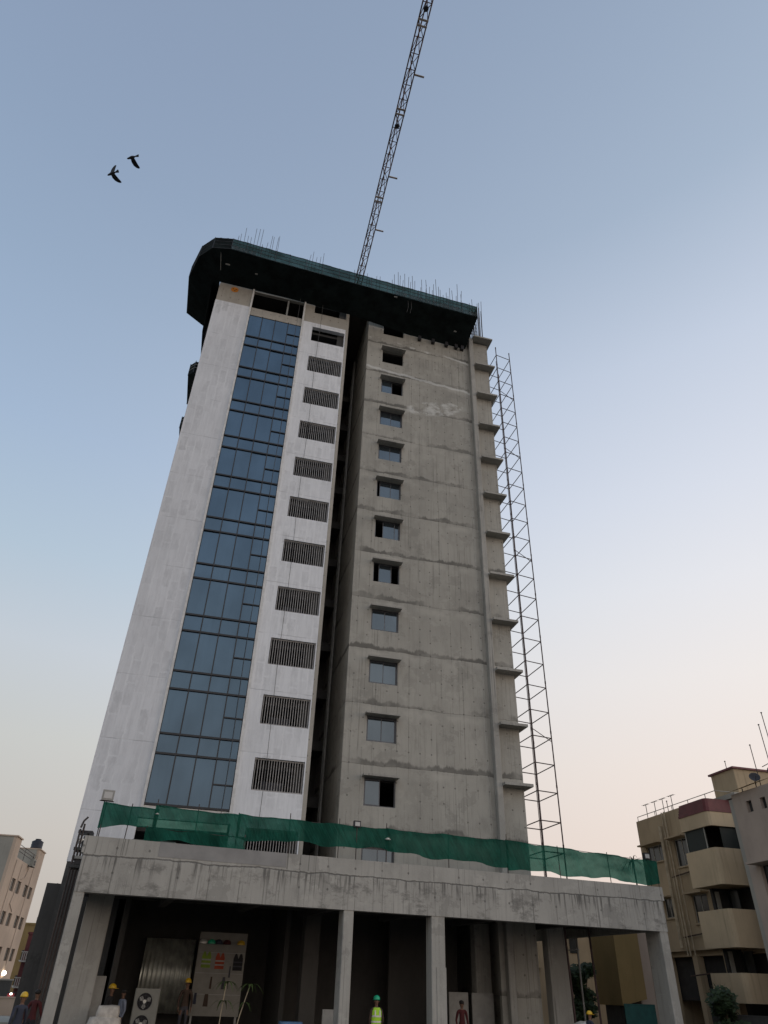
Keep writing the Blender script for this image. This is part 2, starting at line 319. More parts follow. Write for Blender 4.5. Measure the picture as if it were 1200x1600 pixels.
# ------------------------------------------------------------------ mesh helpers
class MB:
    def __init__(s): s.v = []; s.f = []
    def quad(s, a, b, c, d): i = len(s.v); s.v += [tuple(a), tuple(b), tuple(c), tuple(d)]; s.f.append((i, i+1, i+2, i+3)); return s
    def poly(s, pts): i = len(s.v); s.v += [tuple(p) for p in pts]; s.f.append(tuple(range(i, i+len(pts)))); return s
    def box(s, x0, x1, y0, y1, z0, z1):
        i = len(s.v)
        s.v += [(x0, y0, z0), (x1, y0, z0), (x1, y1, z0), (x0, y1, z0), (x0, y0, z1), (x1, y0, z1), (x1, y1, z1), (x0, y1, z1)]
        s.f += [tuple(i+j for j in q) for q in ((3, 2, 1, 0), (4, 5, 6, 7), (0, 1, 5, 4), (1, 2, 6, 5), (2, 3, 7, 6), (3, 0, 4, 7))]
        return s
    def bbox(s, x0, x1, y0, y1, z0, z1, b=.02):
        # box with its vertical edges chamfered
        pts = [(x0+b, y0), (x1-b, y0), (x1, y0+b), (x1, y1-b), (x1-b, y1), (x0+b, y1), (x0, y1-b), (x0, y0+b)]
        return s.prism(pts, z0, z1)
    def prism(s, pts, z0, z1):
        n = len(pts); i = len(s.v)
        s.v += [(x, y, z0) for x, y in pts] + [(x, y, z1) for x, y in pts]
        s.f.append(tuple(i+j for j in reversed(range(n)))); s.f.append(tuple(i+n+j for j in range(n)))
        for j in range(n): k = (j+1) % n; s.f.append((i+j, i+k, i+n+k, i+n+j))
        return s
    def tube(s, p, q, r, n=6, r2=None):
        p, q = Vector(p), Vector(q); d = (q-p)
        if d.length < 1e-6: return s
        d.normalize(); a = d.orthogonal().normalized(); b = d.cross(a); r2 = r if r2 is None else r2; i = len(s.v)
        for c, rr in ((p, r), (q, r2)):
            for k in range(n):
                t = 2*math.pi*k/n; s.v.append(tuple(c+(a*math.cos(t)+b*math.sin(t))*rr))
        for k in range(n): l = (k+1) % n; s.f.append((i+k, i+l, i+n+l, i+n+k))
        s.f.append(tuple(i+k for k in reversed(range(n)))); s.f.append(tuple(i+n+k for k in range(n)))
        return s
    def path(s, pts, r, n=6):
        for a, b in zip(pts, pts[1:]): s.tube(a, b, r, n)
        return s
    def lathe(s, prof, n=16, c=(0, 0, 0)):
        i = len(s.v); m_ = len(prof)
        for r, z in prof:
            for k in range(n): t = 2*math.pi*k/n; s.v.append((c[0]+r*math.cos(t), c[1]+r*math.sin(t), c[2]+z))
        for j in range(m_-1):
            for k in range(n): l = (k+1) % n; s.f.append((i+j*n+k, i+j*n+l, i+(j+1)*n+l, i+(j+1)*n+k))
        s.f.append(tuple(i+k for k in reversed(range(n)))); s.f.append(tuple(i+(m_-1)*n+k for k in range(n)))
        return s
    def wall(s, x0, x1, z0, z1, yf, yb, holes):
        # wall in the XZ plane with rectangular openings and reveals
        xs = sorted({x0, x1, *[h[0] for h in holes], *[h[1] for h in holes]}); zs = sorted({z0, z1, *[h[2] for h in holes], *[h[3] for h in holes]})
        xs = [x for x in xs if x0 <= x <= x1]; zs = [z for z in zs if z0 <= z <= z1]
        for a, b in zip(xs, xs[1:]):
            for c, d in zip(zs, zs[1:]):
                mx, mz = (a+b)/2, (c+d)/2
                if any(h[0] < mx < h[1] and h[2] < mz < h[3] for h in holes): continue
                s.quad((a, yf, c), (b, yf, c), (b, yf, d), (a, yf, d)); s.quad((b, yb, c), (a, yb, c), (a, yb, d), (b, yb, d))
        for a, b, c, d in holes:
            s.quad((a, yf, c), (a, yf, d), (a, yb, d), (a, yb, c)); s.quad((b, yf, d), (b, yf, c), (b, yb, c), (b, yb, d))
            s.quad((b, yf, c), (a, yf, c), (a, yb, c), (b, yb, c)); s.quad((a, yf, d), (b, yf, d), (b, yb, d), (a, yb, d))
        s.quad((x0, yf, z0), (x0, yf, z1), (x0, yb, z1), (x0, yb, z0)); s.quad((x1, yf, z1), (x1, yf, z0), (x1, yb, z0), (x1, yb, z1))
        s.quad((x0, yf, z1), (x1, yf, z1), (x1, yb, z1), (x0, yb, z1))
        return s
    def xform(s, M): s.v = [tuple(M @ Vector(p)) for p in s.v]; return s
    def mesh(s, name, mats):
        me = bpy.data.meshes.new(name); me.from_pydata(s.v, [], s.f)
        for k in (mats if isinstance(mats, (list, tuple)) else [mats]): me.materials.append(MT[k])
        me.update(); return me
    def build(s, name, mat, parent=None, loc=None, smooth=False):
        return place(name, s.mesh(name, mat), parent, loc, smooth=smooth)
def place(name, me, parent=None, loc=None, rot=None, scale=None, smooth=False):
    o = bpy.data.objects.new(name, me); COL.objects.link(o)
    if parent: o.parent = parent
    if loc: o.location = loc
    if rot: o.rotation_euler = rot
    if scale: o.scale = scale
    if smooth:
        for p in me.polygons: p.use_smooth = True
    return o
def tag(o, label=None, cat=None, group=None, kind=None):
    if label: o['label'] = label
    if cat: o['category'] = cat
    if group: o['group'] = group
    if kind: o['kind'] = kind
    return o
def thing(name, label, cat, loc=(0, 0, 0), rz=0, group=None):
    o = bpy.data.objects.new(name, None); COL.objects.link(o); o.location = loc; o.rotation_euler = (0, 0, rz); o.empty_display_size = .3
    return tag(o, label, cat, group)
def empty(name, parent, loc=(0, 0, 0)):
    o = bpy.data.objects.new(name, None); COL.objects.link(o); o.parent = parent; o.location = loc; return o

# ------------------------------------------------------------------ ground
g = MB(); N = 24
g.quad((-1500, -1500, 0), (1500, -1500, 0), (1500, 1500, 0), (-1500, 1500, 0))
tag(g.build('ground', 'ground'), kind='structure')
pv = MB().box(-40, -5.6, 12, 44, .002, .12)
tag(pv.build('pavement', 'greyp'), kind='structure')

# ================================================================== TOWER BLOCK
FH = 3.1
tower = thing('tower_block', 'tall unfinished tower with white painted and bare concrete wings and blue glass strip', 'tower block', (0, 0, 0))
TOP = 46.6
# left wing: painted pier, glass bay, painted strip with louvres
MB().wall(-4.7, -2.25, 6.0, 42.5, 0, .3, []).build('painted_pier', 'white', tower)
MB().wall(-4.68, -2.27, 42.502, TOP, .02, .3, []).build('bare_pier', 'bare', tower)
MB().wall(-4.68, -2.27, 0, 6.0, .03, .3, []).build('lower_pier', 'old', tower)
MB().box(-4.695, -4.4, .3, 18, 7.9, TOP).build('side_wall', 'white', tower)
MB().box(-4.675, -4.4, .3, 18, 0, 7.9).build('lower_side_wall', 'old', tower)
MB().box(-2.25, -2.13, -.09, .3, 7.9, 45.2).build('pale_fin', 'trim', tower)
MB().box(1.63, 1.75, -.09, .3, 7.9, 45.2).build('pale_fin', 'trim', tower)
LX0, LX1, LZ = 2.46, 4.87, 9.43
holes = [(LX0, LX1, LZ+FH*i, LZ+FH*i+1.49) for i in range(-1, 11)]
MB().wall(1.75, 4.93, 5.5, 42.35, 0, .3, holes).build('painted_strip', 'white2', tower)
MB().wall(1.75, 4.93, 42.35, TOP, .02, .3, [(2.46, 4.9, LZ+FH*11-.02, LZ+FH*11+1.45)]).build('bare_strip', 'bare', tower)
MB().wall(4.93, 5.13, 5.5, TOP, .015, 7.9, []).build('bare_edge', 'bare', tower)
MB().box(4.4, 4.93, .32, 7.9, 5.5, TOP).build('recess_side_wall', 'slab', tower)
bar = MB().box(-.016, .016, -.03, .03, 0, 1.45).mesh('louvre_bar', 'louv')
lr = MB().box(LX0+.002, LX1-.002, -.035, .035, 0, .045).mesh('louvre_rail', 'louv')
for i in range(-1, 10):
    e = empty('louvre', tower, (0, .12, LZ+FH*i+.02))
    place('rail', lr, e, (0, 0, 0)); place('rail', lr, e, (0, 0, 1.405))
    for k in range(19):
        place('bar', bar, e, (LX0+.06+k*(LX1-LX0-.12)/18, 0, .01))
    if i in (-1, 0, 1, 3, 6): MB().box(LX0+.45, LX0+1.5, .5, .9, .0, .55).build('duct_box', 'jean', e)
# curtain wall
cw = empty('curtain_wall', tower, (0, 0, 0))
GX0, GX1 = -2.13, 1.63
cwd = (GX1-GX0)/4
def pane(x0, x1, z0, z1):
    o = MB().box(-(x1-x0)/2+.03, (x1-x0)/2-.03, -.012, .012, -(z1-z0)/2+.03, (z1-z0)/2-.03).build('pane', 'glass', cw, ((x0+x1)/2, .1, (z0+z1)/2))
    o.rotation_euler = (random.gauss(0, .007), 0, random.gauss(0, .007))
zb = [8.48] + [7.597+FH*i for i in range(1, 11)]
rows = []
for i in range(0, 11):
    zt0 = 8.48 if i == 0 else 7.597+FH*i+.921
    zt1 = 7.597+FH*(i+1) if i < 10 else 41.72
    rows.append((zt0, zt1, True))
    if i < 10: rows.append((zt1, zt1+.921, False))
for z0, z1, tall in rows:
    for c in range(4):
        x0 = GX0+c*cwd
        if tall and c == 3:
            zm = (z0+z1)/2-.05
            pane(x0, x0+cwd, z0, zm); pane(x0, x0+cwd, zm, z1)
            MB().box(x0+.03, x0+cwd-.01, .02, .1, zm-.03, zm+.03).build('transom', 'mull', cw)
        else: pane(x0, x0+cwd, z0, z1)
for c in range(5):
    x = GX0+c*cwd
    MB().box(x-.03, x+.03, .04, .16, 8.45, 41.8 if c in (1, 2, 3) else 41.74).build('mullion', 'mull', cw)
for z0, z1, tall in rows:
    MB().box(GX0, GX1, .01, .13, z0-.045, z0+.045).build('transom', 'mull', cw)
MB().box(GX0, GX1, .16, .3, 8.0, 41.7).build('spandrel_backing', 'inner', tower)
MB().box(GX0, GX1, .06, .3, 7.9, 8.42).build('sill_band', 'trim', tower)
MB().box(GX0, GX1, .05, .3, 41.74, 42.55).build('bare_upstand', 'bare', tower)
MB().box(GX0, GX1, .05, .3, 44.35, TOP).build('head_beam', 'bare', tower)
MB().box(.4, .52, .12, .2, 42.55, 44.35).build('prop', 'grey', tower)
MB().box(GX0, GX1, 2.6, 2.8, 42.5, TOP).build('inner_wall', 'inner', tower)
# right wing
WX0, WX1, WZ = 7.94, 9.55, 9.28
wh = [(WX0, WX1, WZ+FH*i, WZ+FH*i+1.32) for i in range(-1, 12)]
MB().wall(6.75, 14.62, 5.5, TOP, .4, .65, wh).build('right_wing_wall', 'tower', tower)
MB().box(6.75, 7.0, .65, 18, 5.5, TOP).build('right_wing_side_wall', 'side', tower)
MB().box(14.62, 14.86, .46, .7, 0, 45.2).build('recessed_strip', 'tower', tower)
MB().bbox(14.86, 15.2, .1, .75, 0, 44.9, .03).build('pilaster', 'column', tower)
MB().box(15.2, 16.5, .42, 9, 0, 44.75).build('end_bay', 'tower', tower)
MB().box(7.0, 16.5, 9, 18, 0, 44.7).build('rear_bay', 'tower', tower)
for k in range(12):
    z = 10.87+FH*k
    MB().box(15.205, 16.78, -.18, 2.4, z-.09, z+.05).build('ledge', 'column', tower)
hood = MB(); hood.box(0, 1.84, -.42, .02, 0, .09)
hm = hood.mesh('window_hood', 'column')
def window(i, panes):
    e = empty('window', tower, (WX0, .52, WZ+FH*i))
    W, H = WX1-WX0, 1.32
    if panes:
        f = MB(); f.box(.002, .05, -.03, .05, .002, H-.002); f.box(W-.05, W-.002, -.03, .05, .002, H-.002); f.box(.05, W-.05, -.03, .05, .002, .05); f.box(.05, W-.05, -.03, .05, H-.05, H-.002)
        f.build('frame', 'alu', e)
    for a, b, dy in panes:
        x0, x1 = .05+a*(W-.1), .05+b*(W-.1)
        s = MB(); s.box(x0, x0+.045, dy, dy+.025, .05, H-.05); s.box(x1-.045, x1, dy, dy+.025, .05, H-.05); s.box(x0+.045, x1-.045, dy, dy+.025, .05, .1); s.box(x0+.045, x1-.045, dy, dy+.025, H-.1, H-.05)
        s.build('sash', 'alu', e)
        p = MB().box(x0+.045, x1-.045, dy+.008, dy+.016, .1, H-.1).build('pane', 'wglass', e)
        p.rotation_euler = (random.gauss(0, .005), 0, random.gauss(0, .006))
state = {-1: [(0, .52, 0), (.48, 1, .03)], 0: [(0, .52, 0)], 1: [(0, .52, 0), (.48, 1, .03)], 2: [(0, .52, 0), (.48, 1, .03)], 3: [(0, .52, 0), (.48, 1, .03)],
         4: [(.2, .72, 0)], 5: [(.3, .82, 0), (.5, 1, .03)], 6: [(.1, .6, 0), (.5, 1, .03)], 7: [(0, .52, 0), (.48, 1, .03)], 8: [(0, .52, 0), (.48, 1, .03)], 9: [(0, .52, 0)], 10: [], 11: []}
for i, s in state.items():
    window(i, s)
    if i >= 0: place('window_hood', hm, tower, (WX0-.13, .4, WZ+FH*i+1.335), rot=(R(random.uniform(-2, 2)), 0, 0))
# interior slabs and recess back wall
for i in range(-2, 13):
    z = 11.2+FH*i-.5
    if z > 5.5:
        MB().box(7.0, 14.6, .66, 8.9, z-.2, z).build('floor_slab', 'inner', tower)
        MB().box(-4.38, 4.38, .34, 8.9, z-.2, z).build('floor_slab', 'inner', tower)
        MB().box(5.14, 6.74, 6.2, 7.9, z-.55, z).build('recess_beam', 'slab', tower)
MB().box(7.0, 14.6, 4.0, 4.2, 5.5, 44.6).build('inner_partition', 'inner', tower)
MB().box(1.8, 4.38, 3.0, 3.2, 5.5, 46).build('inner_partition', 'inner', tower)
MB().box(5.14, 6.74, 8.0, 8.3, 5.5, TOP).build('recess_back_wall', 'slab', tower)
MB().box(-4.6, 16.4, 9.2, 18, 44.72, 46.5).build('roof_slab', 'slab', tower)
MB().box(-4.38, 14.6, .66, 9.1, 45.6, 45.9).build('roof_deck', 'slab', tower)
# orange emblem on the bare pier
em = empty('emblem', tower, (-3.55, .0, 44.0))
MB().tube((0, .02, 0), (0, .004, 0), .27, 24).build('disc', 'orange', em)
for x, z in ((-.1, .05), (.1, .05), (0, -.1)):
    MB().box(x-.05, x+.05, -.004, .003, z-.035, z+.035).build('mark', 'brownc', em)
# service pipes in the recess
for x, y in ((5.3, 3.2), (6.55, 4.4), (6.6, 5.2)):
    MB().tube((x, y, 5.5), (x, y, 44), .06, 8).build('service_pipe', 'grey', tower)

# ------------------------------------------------------------------ ropes
for x, y, z0, z1, lab in ((1.26, -.18, 8.0, 45, 'thin dark rope hanging in front of the blue glass strip'), (2.98, -.16, 7.6, 45, 'thin dark rope hanging down over the louvres of the painted strip')):
    pts = [(x+.03*math.sin(j*.9), y, z0+(z1-z0)*j/24) for j in range(25)]
    tag(MB().path(pts, .012, 5).build('hanging_rope', 'rope'), lab, 'rope')

# ================================================================== PROTECTIVE SCREEN AROUND THE TOP
scr = thing('protective_screen', 'dark green netted safety canopy flaring out around the top of the tower', 'safety canopy', (5, 0, 44.2))
def SP(p): return (p[0]-5, p[1], p[2]-44.2)
outer = [(14.85, -1.9), (10, -2.05), (5, -2.2), (0, -2.35), (-4.2, -2.5), (-5.5, -2.2), (-6.4, -1.2), (-7.05, .7), (-7.1, 4.1), (-5.4, 4.7)]
inner = [(14.6, .38), (10, .38), (5.0, .0), (0, -.02), (-4.72, -.02), (-4.72, -.02), (-4.72, 0), (-4.72, 1.5), (-4.72, 4.1), (-4.72, 4.7)]
zl = [45.0, 45.0, 45.05, 45.1, 45.15, 45.2, 45.2, 45.1, 45.0, 44.9]; zi = [43.75, 43.9, 44.2, 44.4, 44.45, 44.45, 44.45, 44.3, 44.0, 43.9]
for j in range(len(outer)-1):
    a, b = outer[j], outer[j+1]; c, d = inner[j], inner[j+1]
    t = MB()
    if (c[0]-d[0])**2+(c[1]-d[1])**2 < 1e-4: t.poly([SP((*a, zl[j])), SP((*b, zl[j+1])), SP((*d, zi[j+1]))])
    else: t.quad(SP((*a, zl[j])), SP((*b, zl[j+1])), SP((*d, zi[j+1])), SP((*c, zi[j])))
    o = t.build('underside_sheet', 'dnet', scr)
    s = MB(); n = 10
    for q in range(n):
        f0, f1 = q/n, (q+1)/n
        L = lambda f, z: SP((a[0]+(b[0]-a[0])*f, a[1]+(b[1]-a[1])*f, z))
        za, zb_ = zl[j]+(zl[j+1]-zl[j])*f0, zl[j]+(zl[j+1]-zl[j])*f1
        s.quad(L(f0, za), L(f1, zb_), L(f1, zb_+1.25+.05*math.sin(q*1.7+j)), L(f0, za+1.25+.05*math.sin((q-1)*1.7+j)))
    s.build('screen_net', 'tnet' if j < 4 else 'dnet', scr)
    if j in (0, 1, 3):   # paler torn strip along the foot of the screen
        q_ = MB(); nn = 26; rr = random.Random(j)
        for q in range(nn):
            f0, f1 = q/nn, (q+1)/nn
            if j == 1 and f0 > .35 or j == 3 and f0 < .55: continue
            P = lambda f, dz: SP((a[0]+(b[0]-a[0])*f, a[1]+(b[1]-a[1])*f-.04, zl[j]+(zl[j+1]-zl[j])*f+dz))
            h0, h1 = rr.uniform(.1, .6), rr.uniform(.1, .6)
            q_.quad(P(f0, .03), P(f1, .03), P(f1, h1), P(f0, h0))
        q_.build('torn_strip', 'lnet', scr)
    for hz in (.04, .45, .85, 1.22):
        MB().tube(SP((*a, zl[j]+hz)), SP((*b, zl[j+1]+hz)), .022, 5).build('rail', 'dark', scr)
    dist = math.dist(a, b); kk = max(1, round(dist/1.2))
    for q in range(kk):
        f = q/kk; x, y = a[0]+(b[0]-a[0])*f, a[1]+(b[1]-a[1])*f; zz = zl[j]+(zl[j+1]-zl[j])*f
        MB().tube(SP((x, y, zz)), SP((x, y, zz+1.3)), .02, 5).build('post', 'dark', scr)
# closed right end and outer dark bottom band
MB().quad(SP((14.86, -1.9, 45.0)), SP((14.61, .4, 43.75)), SP((14.61, .4, 46.1)), SP((14.86, -1.9, 46.25))).build('end_sheet', 'dnet', scr)
for x in (10.8, 11.9, 13.0, 13.8, 14.3):
    MB().box(x-5-.12, x-5+.12, .15, .4, -.75, -.35).build('bracket', 'dark', scr)
for x, y, z, s_ in ((-4.3, -1.4, 44.9, .16), (-2.2, -1.2, 44.85, .1), (13.4, -.7, 44.3, .1), (8.2, -2.0, 45.0, .12)):
    MB().box(x-5-s_, x-5+s_, y-.05, y+.05, z-44.2-.1, z-44.2-.06).build('light_leak_patch', 'ply', scr)  # torn spots as pale plates; the light leaking through is painted in
MB().tube(SP((-4.9, -2.3, 45.2)), SP((-4.75, -.9, 44.65)), .02, 5).build('loose_cord', 'ply', scr)
for dx in (0, .25): MB().path([SP((9.2+dx, -1.9, 45.0)), SP((9.25+dx, -1.85, 44.3)), SP((9.15+dx, -1.8, 43.7))], .012, 4).build('loose_cord', 'rope', scr)
# dark drape down the left side and two smaller side platforms
MB().quad((-5.05, .25, 39.2), (-5.05, 4.6, 39.2), (-5.3, 4.6, 44.6), (-5.3, .25, 44.6)).build('side_drape', 'dnet', scr, (-5, 0, -44.2))
def side_platform(label, X, y0, y1, z):
    t = thing('side_platform', label, 'safety platform', (-4.7, (y0+y1)/2, z-1.5), group='netted platforms on the left side of the tower')
    L = (y1-y0)/2; D = -4.72-X
    pts = [(-.02, -L), (-D*.75, -L), (-D, -L+.5), (-D, L-.3), (-.02, L)]
    s = MB()
    for a, b in zip(pts, pts[1:]): s.quad((*a, 1.0), (*b, 1.0), (*b, 2.2), (*a, 2.2))
    s.build('screen_net', 'dnet', t)
    u = MB()
    for a, b in zip(pts, pts[1:]): u.quad((*a, 1.0), (*b, 1.0), (-.02, b[1]*.8, 0), (-.02, a[1]*.8, 0))
    u.build('underside_sheet', 'dnet', t)
    for z_ in (1.55, 1.9): MB().path([(*p, z_) for p in pts], .035, 5).build('rail', 'grey', t)
    for p in pts[1:4]: MB().tube((*p, 1), (*p, 2.3), .03, 5).build('post', 'dark', t)
side_platform('upper of two small dark netted platforms on the left side of the tower', -6.35, 7.3, 11.5, 42.5)
side_platform('lower of two small dark netted platforms on the left side of the tower', -6.55, 11.6, 15.8, 40.5)

# ------------------------------------------------------------------ rebar clusters on the roof
def rebars(label, pts, z0, hmin, hmax, lean=.07, r=.02):
    c = pts[len(pts)//2]; t = thing('rebar_cluster', label, 'rebar', (c[0], c[1], z0), group='starter bars sticking up from the roof')
    for x, y in pts:
        h = random.uniform(hmin, hmax); lx, ly = random.gauss(0, lean), random.gauss(0, lean)
        MB().path([(x-c[0], y-c[1], 0), (x-c[0]+lx*.3, y-c[1]+ly*.3, h*.6), (x-c[0]+lx, y-c[1]+ly, h)], r, 4).build('bar', 'rebar', t)
def spread(x0, x1, n, y): return [(x0+(x1-x0)*(i+random.uniform(-.3, .3))/max(1, n-1), y+random.uniform(-.25, .25)) for i in range(n)]
rebars('sparse bars above the left end of the green canopy', spread(-4.2, -1.0, 14, .4), 46.5, 4.2, 6.0)
rebars('short bars above the middle of the green canopy', spread(1.2, 2.6, 6, .4), 46.5, 3.9, 5.0)
rebars('few thin bars beside the foot of the crane boom', spread(5.0, 7.6, 7, .5), 46.5, 3.6, 4.9)
rebars('row of bars above the right half of the green canopy', spread(8.6, 14.6, 30, .5), 46.5, 3.2, 5.2)
rebars('dense bundle of bars on the bare right corner column', [(15.35+random.random()*1.1, .6+random.random()*.8) for _ in range(26)], 44.9, 4.0, 6.0, .08)
tt = [o for o in COL.objects if o.name.startswith('rebar_cluster')][-1]
for k in range(7):
    z = .4+k*.42
    MB().path([(-.55, -.35, z), (.55, -.35, z+.04), (.55, .35, z), (-.55, .35, z+.03), (-.55, -.35, z)], .012, 4).build('stirrup', 'rebar', tt)

# ================================================================== TOWER CRANE
CH = 64.0
mast = Vector((7.85, 25.0, 0)); tip = Vector((6.55, -24.0, 0)); dj = (tip-mast); JL = dj.length
ang = math.atan2(dj.y, dj.x)
crane = thing('tower_crane', 'long lattice boom of a tower crane rising behind the tower against the sky', 'crane', (mast.x, mast.y, 0), ang)
HW, JH, SEC = .36, .8, 2.4
chord = MB().tube((0, 0, 0), (SEC, 0, 0), .055, 6).mesh('jib_chord', 'crane')
def brm(d, r=.03): return MB().tube((0, 0, 0), d, r, 5).mesh('jib_brace', 'crane')
h_ = SEC/2
b_bot1, b_bot2, b_cross = brm((h_, 2*HW, 0)), brm((h_, -2*HW, 0)), brm((0, 2*HW, 0), .036)
b_l, b_l2 = brm((h_, HW, JH)), brm((h_, -HW, -JH))
b_r, b_r2 = brm((h_, -HW, JH)), brm((h_, HW, -JH))
nsec = int(JL/SEC)
for i in range(nsec):
    s = empty('jib_section', crane, (i*SEC, 0, CH))
    place('chord', chord, s, (0, -HW, 0)); place('chord', chord, s, (0, HW, 0)); place('chord', chord, s, (0, 0, JH))
    place('brace', b_bot1, s, (0, -HW, 0)); place('brace', b_bot2, s, (h_, HW, 0))
    place('brace', b_cross, s, (0, -HW, 0)); place('brace', b_cross, s, (h_, -HW, 0))
    place('brace', b_l, s, (0, -HW, 0)); place('brace', b_r, s, (0, HW, 0))
    place('brace', b_l2, s, (h_, 0, JH)); place('brace', b_r2, s, (h_, 0, JH))
for d in (23.0, 31.2, 38.0):
    MB().box(d-.07, d+.07, -HW-.06, HW+.06, CH-.12, CH-.05).build('jib_plate', 'cranep', crane)
    MB().box(d+.35, d+.5, -HW-.06, HW+.06, CH-.12, CH-.05).build('jib_plate', 'cranep', crane)
for d in (20.0, 25.6, 34.5): MB().box(d-.07, d+.07, HW, HW+.85, CH-.05, CH+.02).build('outrigger_plate', 'cranep', crane)
for d in (30.2, 39.2): MB().lathe([(.05, 0), (.2, .04), (.22, .2), (.1, .3)], 10, (d, 0, CH-.22)).build('lamp_housing', 'dark', crane)
for i in range(22):
    z = CH+.5-(22-i)*3; 
    for sx in (-1, 1):
        for sy in (-1, 1): MB().tube((sx*.7, sy*.7, z), (sx*.7, sy*.7, z+3), .07, 6).build('mast_leg', 'crane', crane)
    for a, b in (((-.7, -.7), (.7, -.7)), ((.7, -.7), (.7, .7)), ((.7, .7), (-.7, .7)), ((-.7, .7), (-.7, -.7))):
        MB().tube((*a, z), (*b, z+3), .04, 5).build('mast_brace', 'crane', crane)
MB().box(.8, 2.2, -1.9, -.8, CH-1.6, CH+.3).build('cab', 'cranep', crane)
MB().box(-9, 0, -.5, .5, CH, CH+.3).build('counter_jib', 'crane', crane)
MB().bbox(-9, -6.5, -.6, .6, CH-1.8, CH+.6, .1).build('counterweight', 'grey', crane)

# ================================================================== SCAFFOLD TOWER
A, B, Cc, D = (19.26, 2.0), (17.97, 1.79), (19.2, 4.16), (17.91, 3.95)
sc = thing('scaffold_tower', 'slender rusty steel scaffold tower standing to the right of the bare concrete wing', 'scaffold', (18.6, 3.0, 5.5))
def SL(p, z): return (p[0]-18.6, p[1]-3.0, z-5.5)
for p, zt in ((A, 46.4), (B, 46.5), (Cc, 46.0), (D, 45.8)):
    z = 5.5
    while z < zt:
        z2 = min(z+3, zt); MB().tube(SL(p, z), SL(p, z2), .036, 6).build('pole', 'steel', sc)
        MB().tube(SL(p, z2-.1), SL(p, z2+.06), .045, 6).build('coupler', 'steel', sc); z = z2
for k in range(-2, 25):
    z = 9.63+1.5*k
    if z > 46: break
    for a, b in ((A, B), (A, Cc), (B, D), (Cc, D)):
        MB().tube(SL(a, z), SL(b, z), .03, 5).build('ledger', 'steel', sc)
    if k in (3, 11, 17, 21): MB().tube(SL(B, z+.4), SL(A, z-.2), .024, 5).build('brace', 'steel', sc)
MB().path([SL((18.0, 2.0), 5.6+.5*j) for j in range(80)], .02, 5).build('inner_pipe', 'steel', sc)

# ================================================================== PODIUM
PA = R(5.9)
pod = thing('podium', 'wide bare concrete podium frame with stained edge beam on columns in front of the tower', 'podium', (-3.4, -6, 0), PA)
PL = 24.45
fr = MB(); fr.bbox(0, PL, 0, .42, 4.41, 5.6, .025); fr.build('edge_beam', 'podium', pod)
MB().bbox(-.08, PL+.12, .03, .36, 5.602, 6.14, .02).build('parapet', 'podium', pod)
MB().box(2.5, 7.2, .018, .03, 5.66, 6.135).build('render_patch', 'patch', pod)
MB().box(PL-.38, PL-.002, .43, 11.5, 4.45, 6.1).build('side_beam', 'podium', pod)
MB().box(.002, .36, .43, 5.2, 4.45, 6.1).build('side_beam', 'podium', pod)
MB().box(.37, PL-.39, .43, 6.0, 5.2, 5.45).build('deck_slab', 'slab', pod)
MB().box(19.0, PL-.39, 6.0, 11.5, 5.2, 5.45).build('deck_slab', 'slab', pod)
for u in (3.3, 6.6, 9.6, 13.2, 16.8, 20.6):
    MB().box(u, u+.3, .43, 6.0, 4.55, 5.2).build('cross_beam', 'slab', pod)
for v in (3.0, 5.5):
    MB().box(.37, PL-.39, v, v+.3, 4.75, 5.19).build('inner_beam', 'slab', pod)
def column(u0, u1, v0, v1, z1, mat='column'):
    return MB().bbox(u0, u1, v0, v1, 0, z1, .025).build('column', mat, pod)
column(0.0, .36, .02, .75, 4.41); column(9.58, 9.98, .02, .62, 4.41); column(13.16, 13.74, .02, .55, 4.41); column(24.0, 24.42, .02, 1.0, 4.41)
MB().box(13.36, 13.75, -.004, .02, 0, 2.75).build('repair_render', 'column', pod)
column(.5, 1.45, 3.6, 4.1, 4.75); column(20.95, 21.95, 4.2, 4.7, 4.75); column(9.6, 10.3, 5.4, 5.9, 4.75, 'slab'); column(18.2, 19.0, 6.2, 6.7, 4.75)
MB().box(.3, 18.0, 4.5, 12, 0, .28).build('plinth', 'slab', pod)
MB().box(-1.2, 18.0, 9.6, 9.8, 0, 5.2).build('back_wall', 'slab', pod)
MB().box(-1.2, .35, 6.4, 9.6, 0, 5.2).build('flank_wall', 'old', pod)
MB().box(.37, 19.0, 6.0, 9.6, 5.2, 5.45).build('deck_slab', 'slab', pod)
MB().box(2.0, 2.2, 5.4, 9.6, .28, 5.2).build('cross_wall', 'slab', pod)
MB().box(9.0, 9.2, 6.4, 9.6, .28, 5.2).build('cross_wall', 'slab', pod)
MB().box(14.6, 18.2, 8.2, 8.4, .28, 5.2).build('block_wall', 'slab', pod)
for u in (21.3, 22.6): MB().tube((u, 3.1, 0), (u-.1, 3.1, 5.1), .05, 6).build('steel_prop', 'steel', pod)

def pl(u, v, z=0):
    return (-3.4+u*math.cos(PA)-v*math.sin(PA), -6+u*math.sin(PA)+v*math.cos(PA), z)
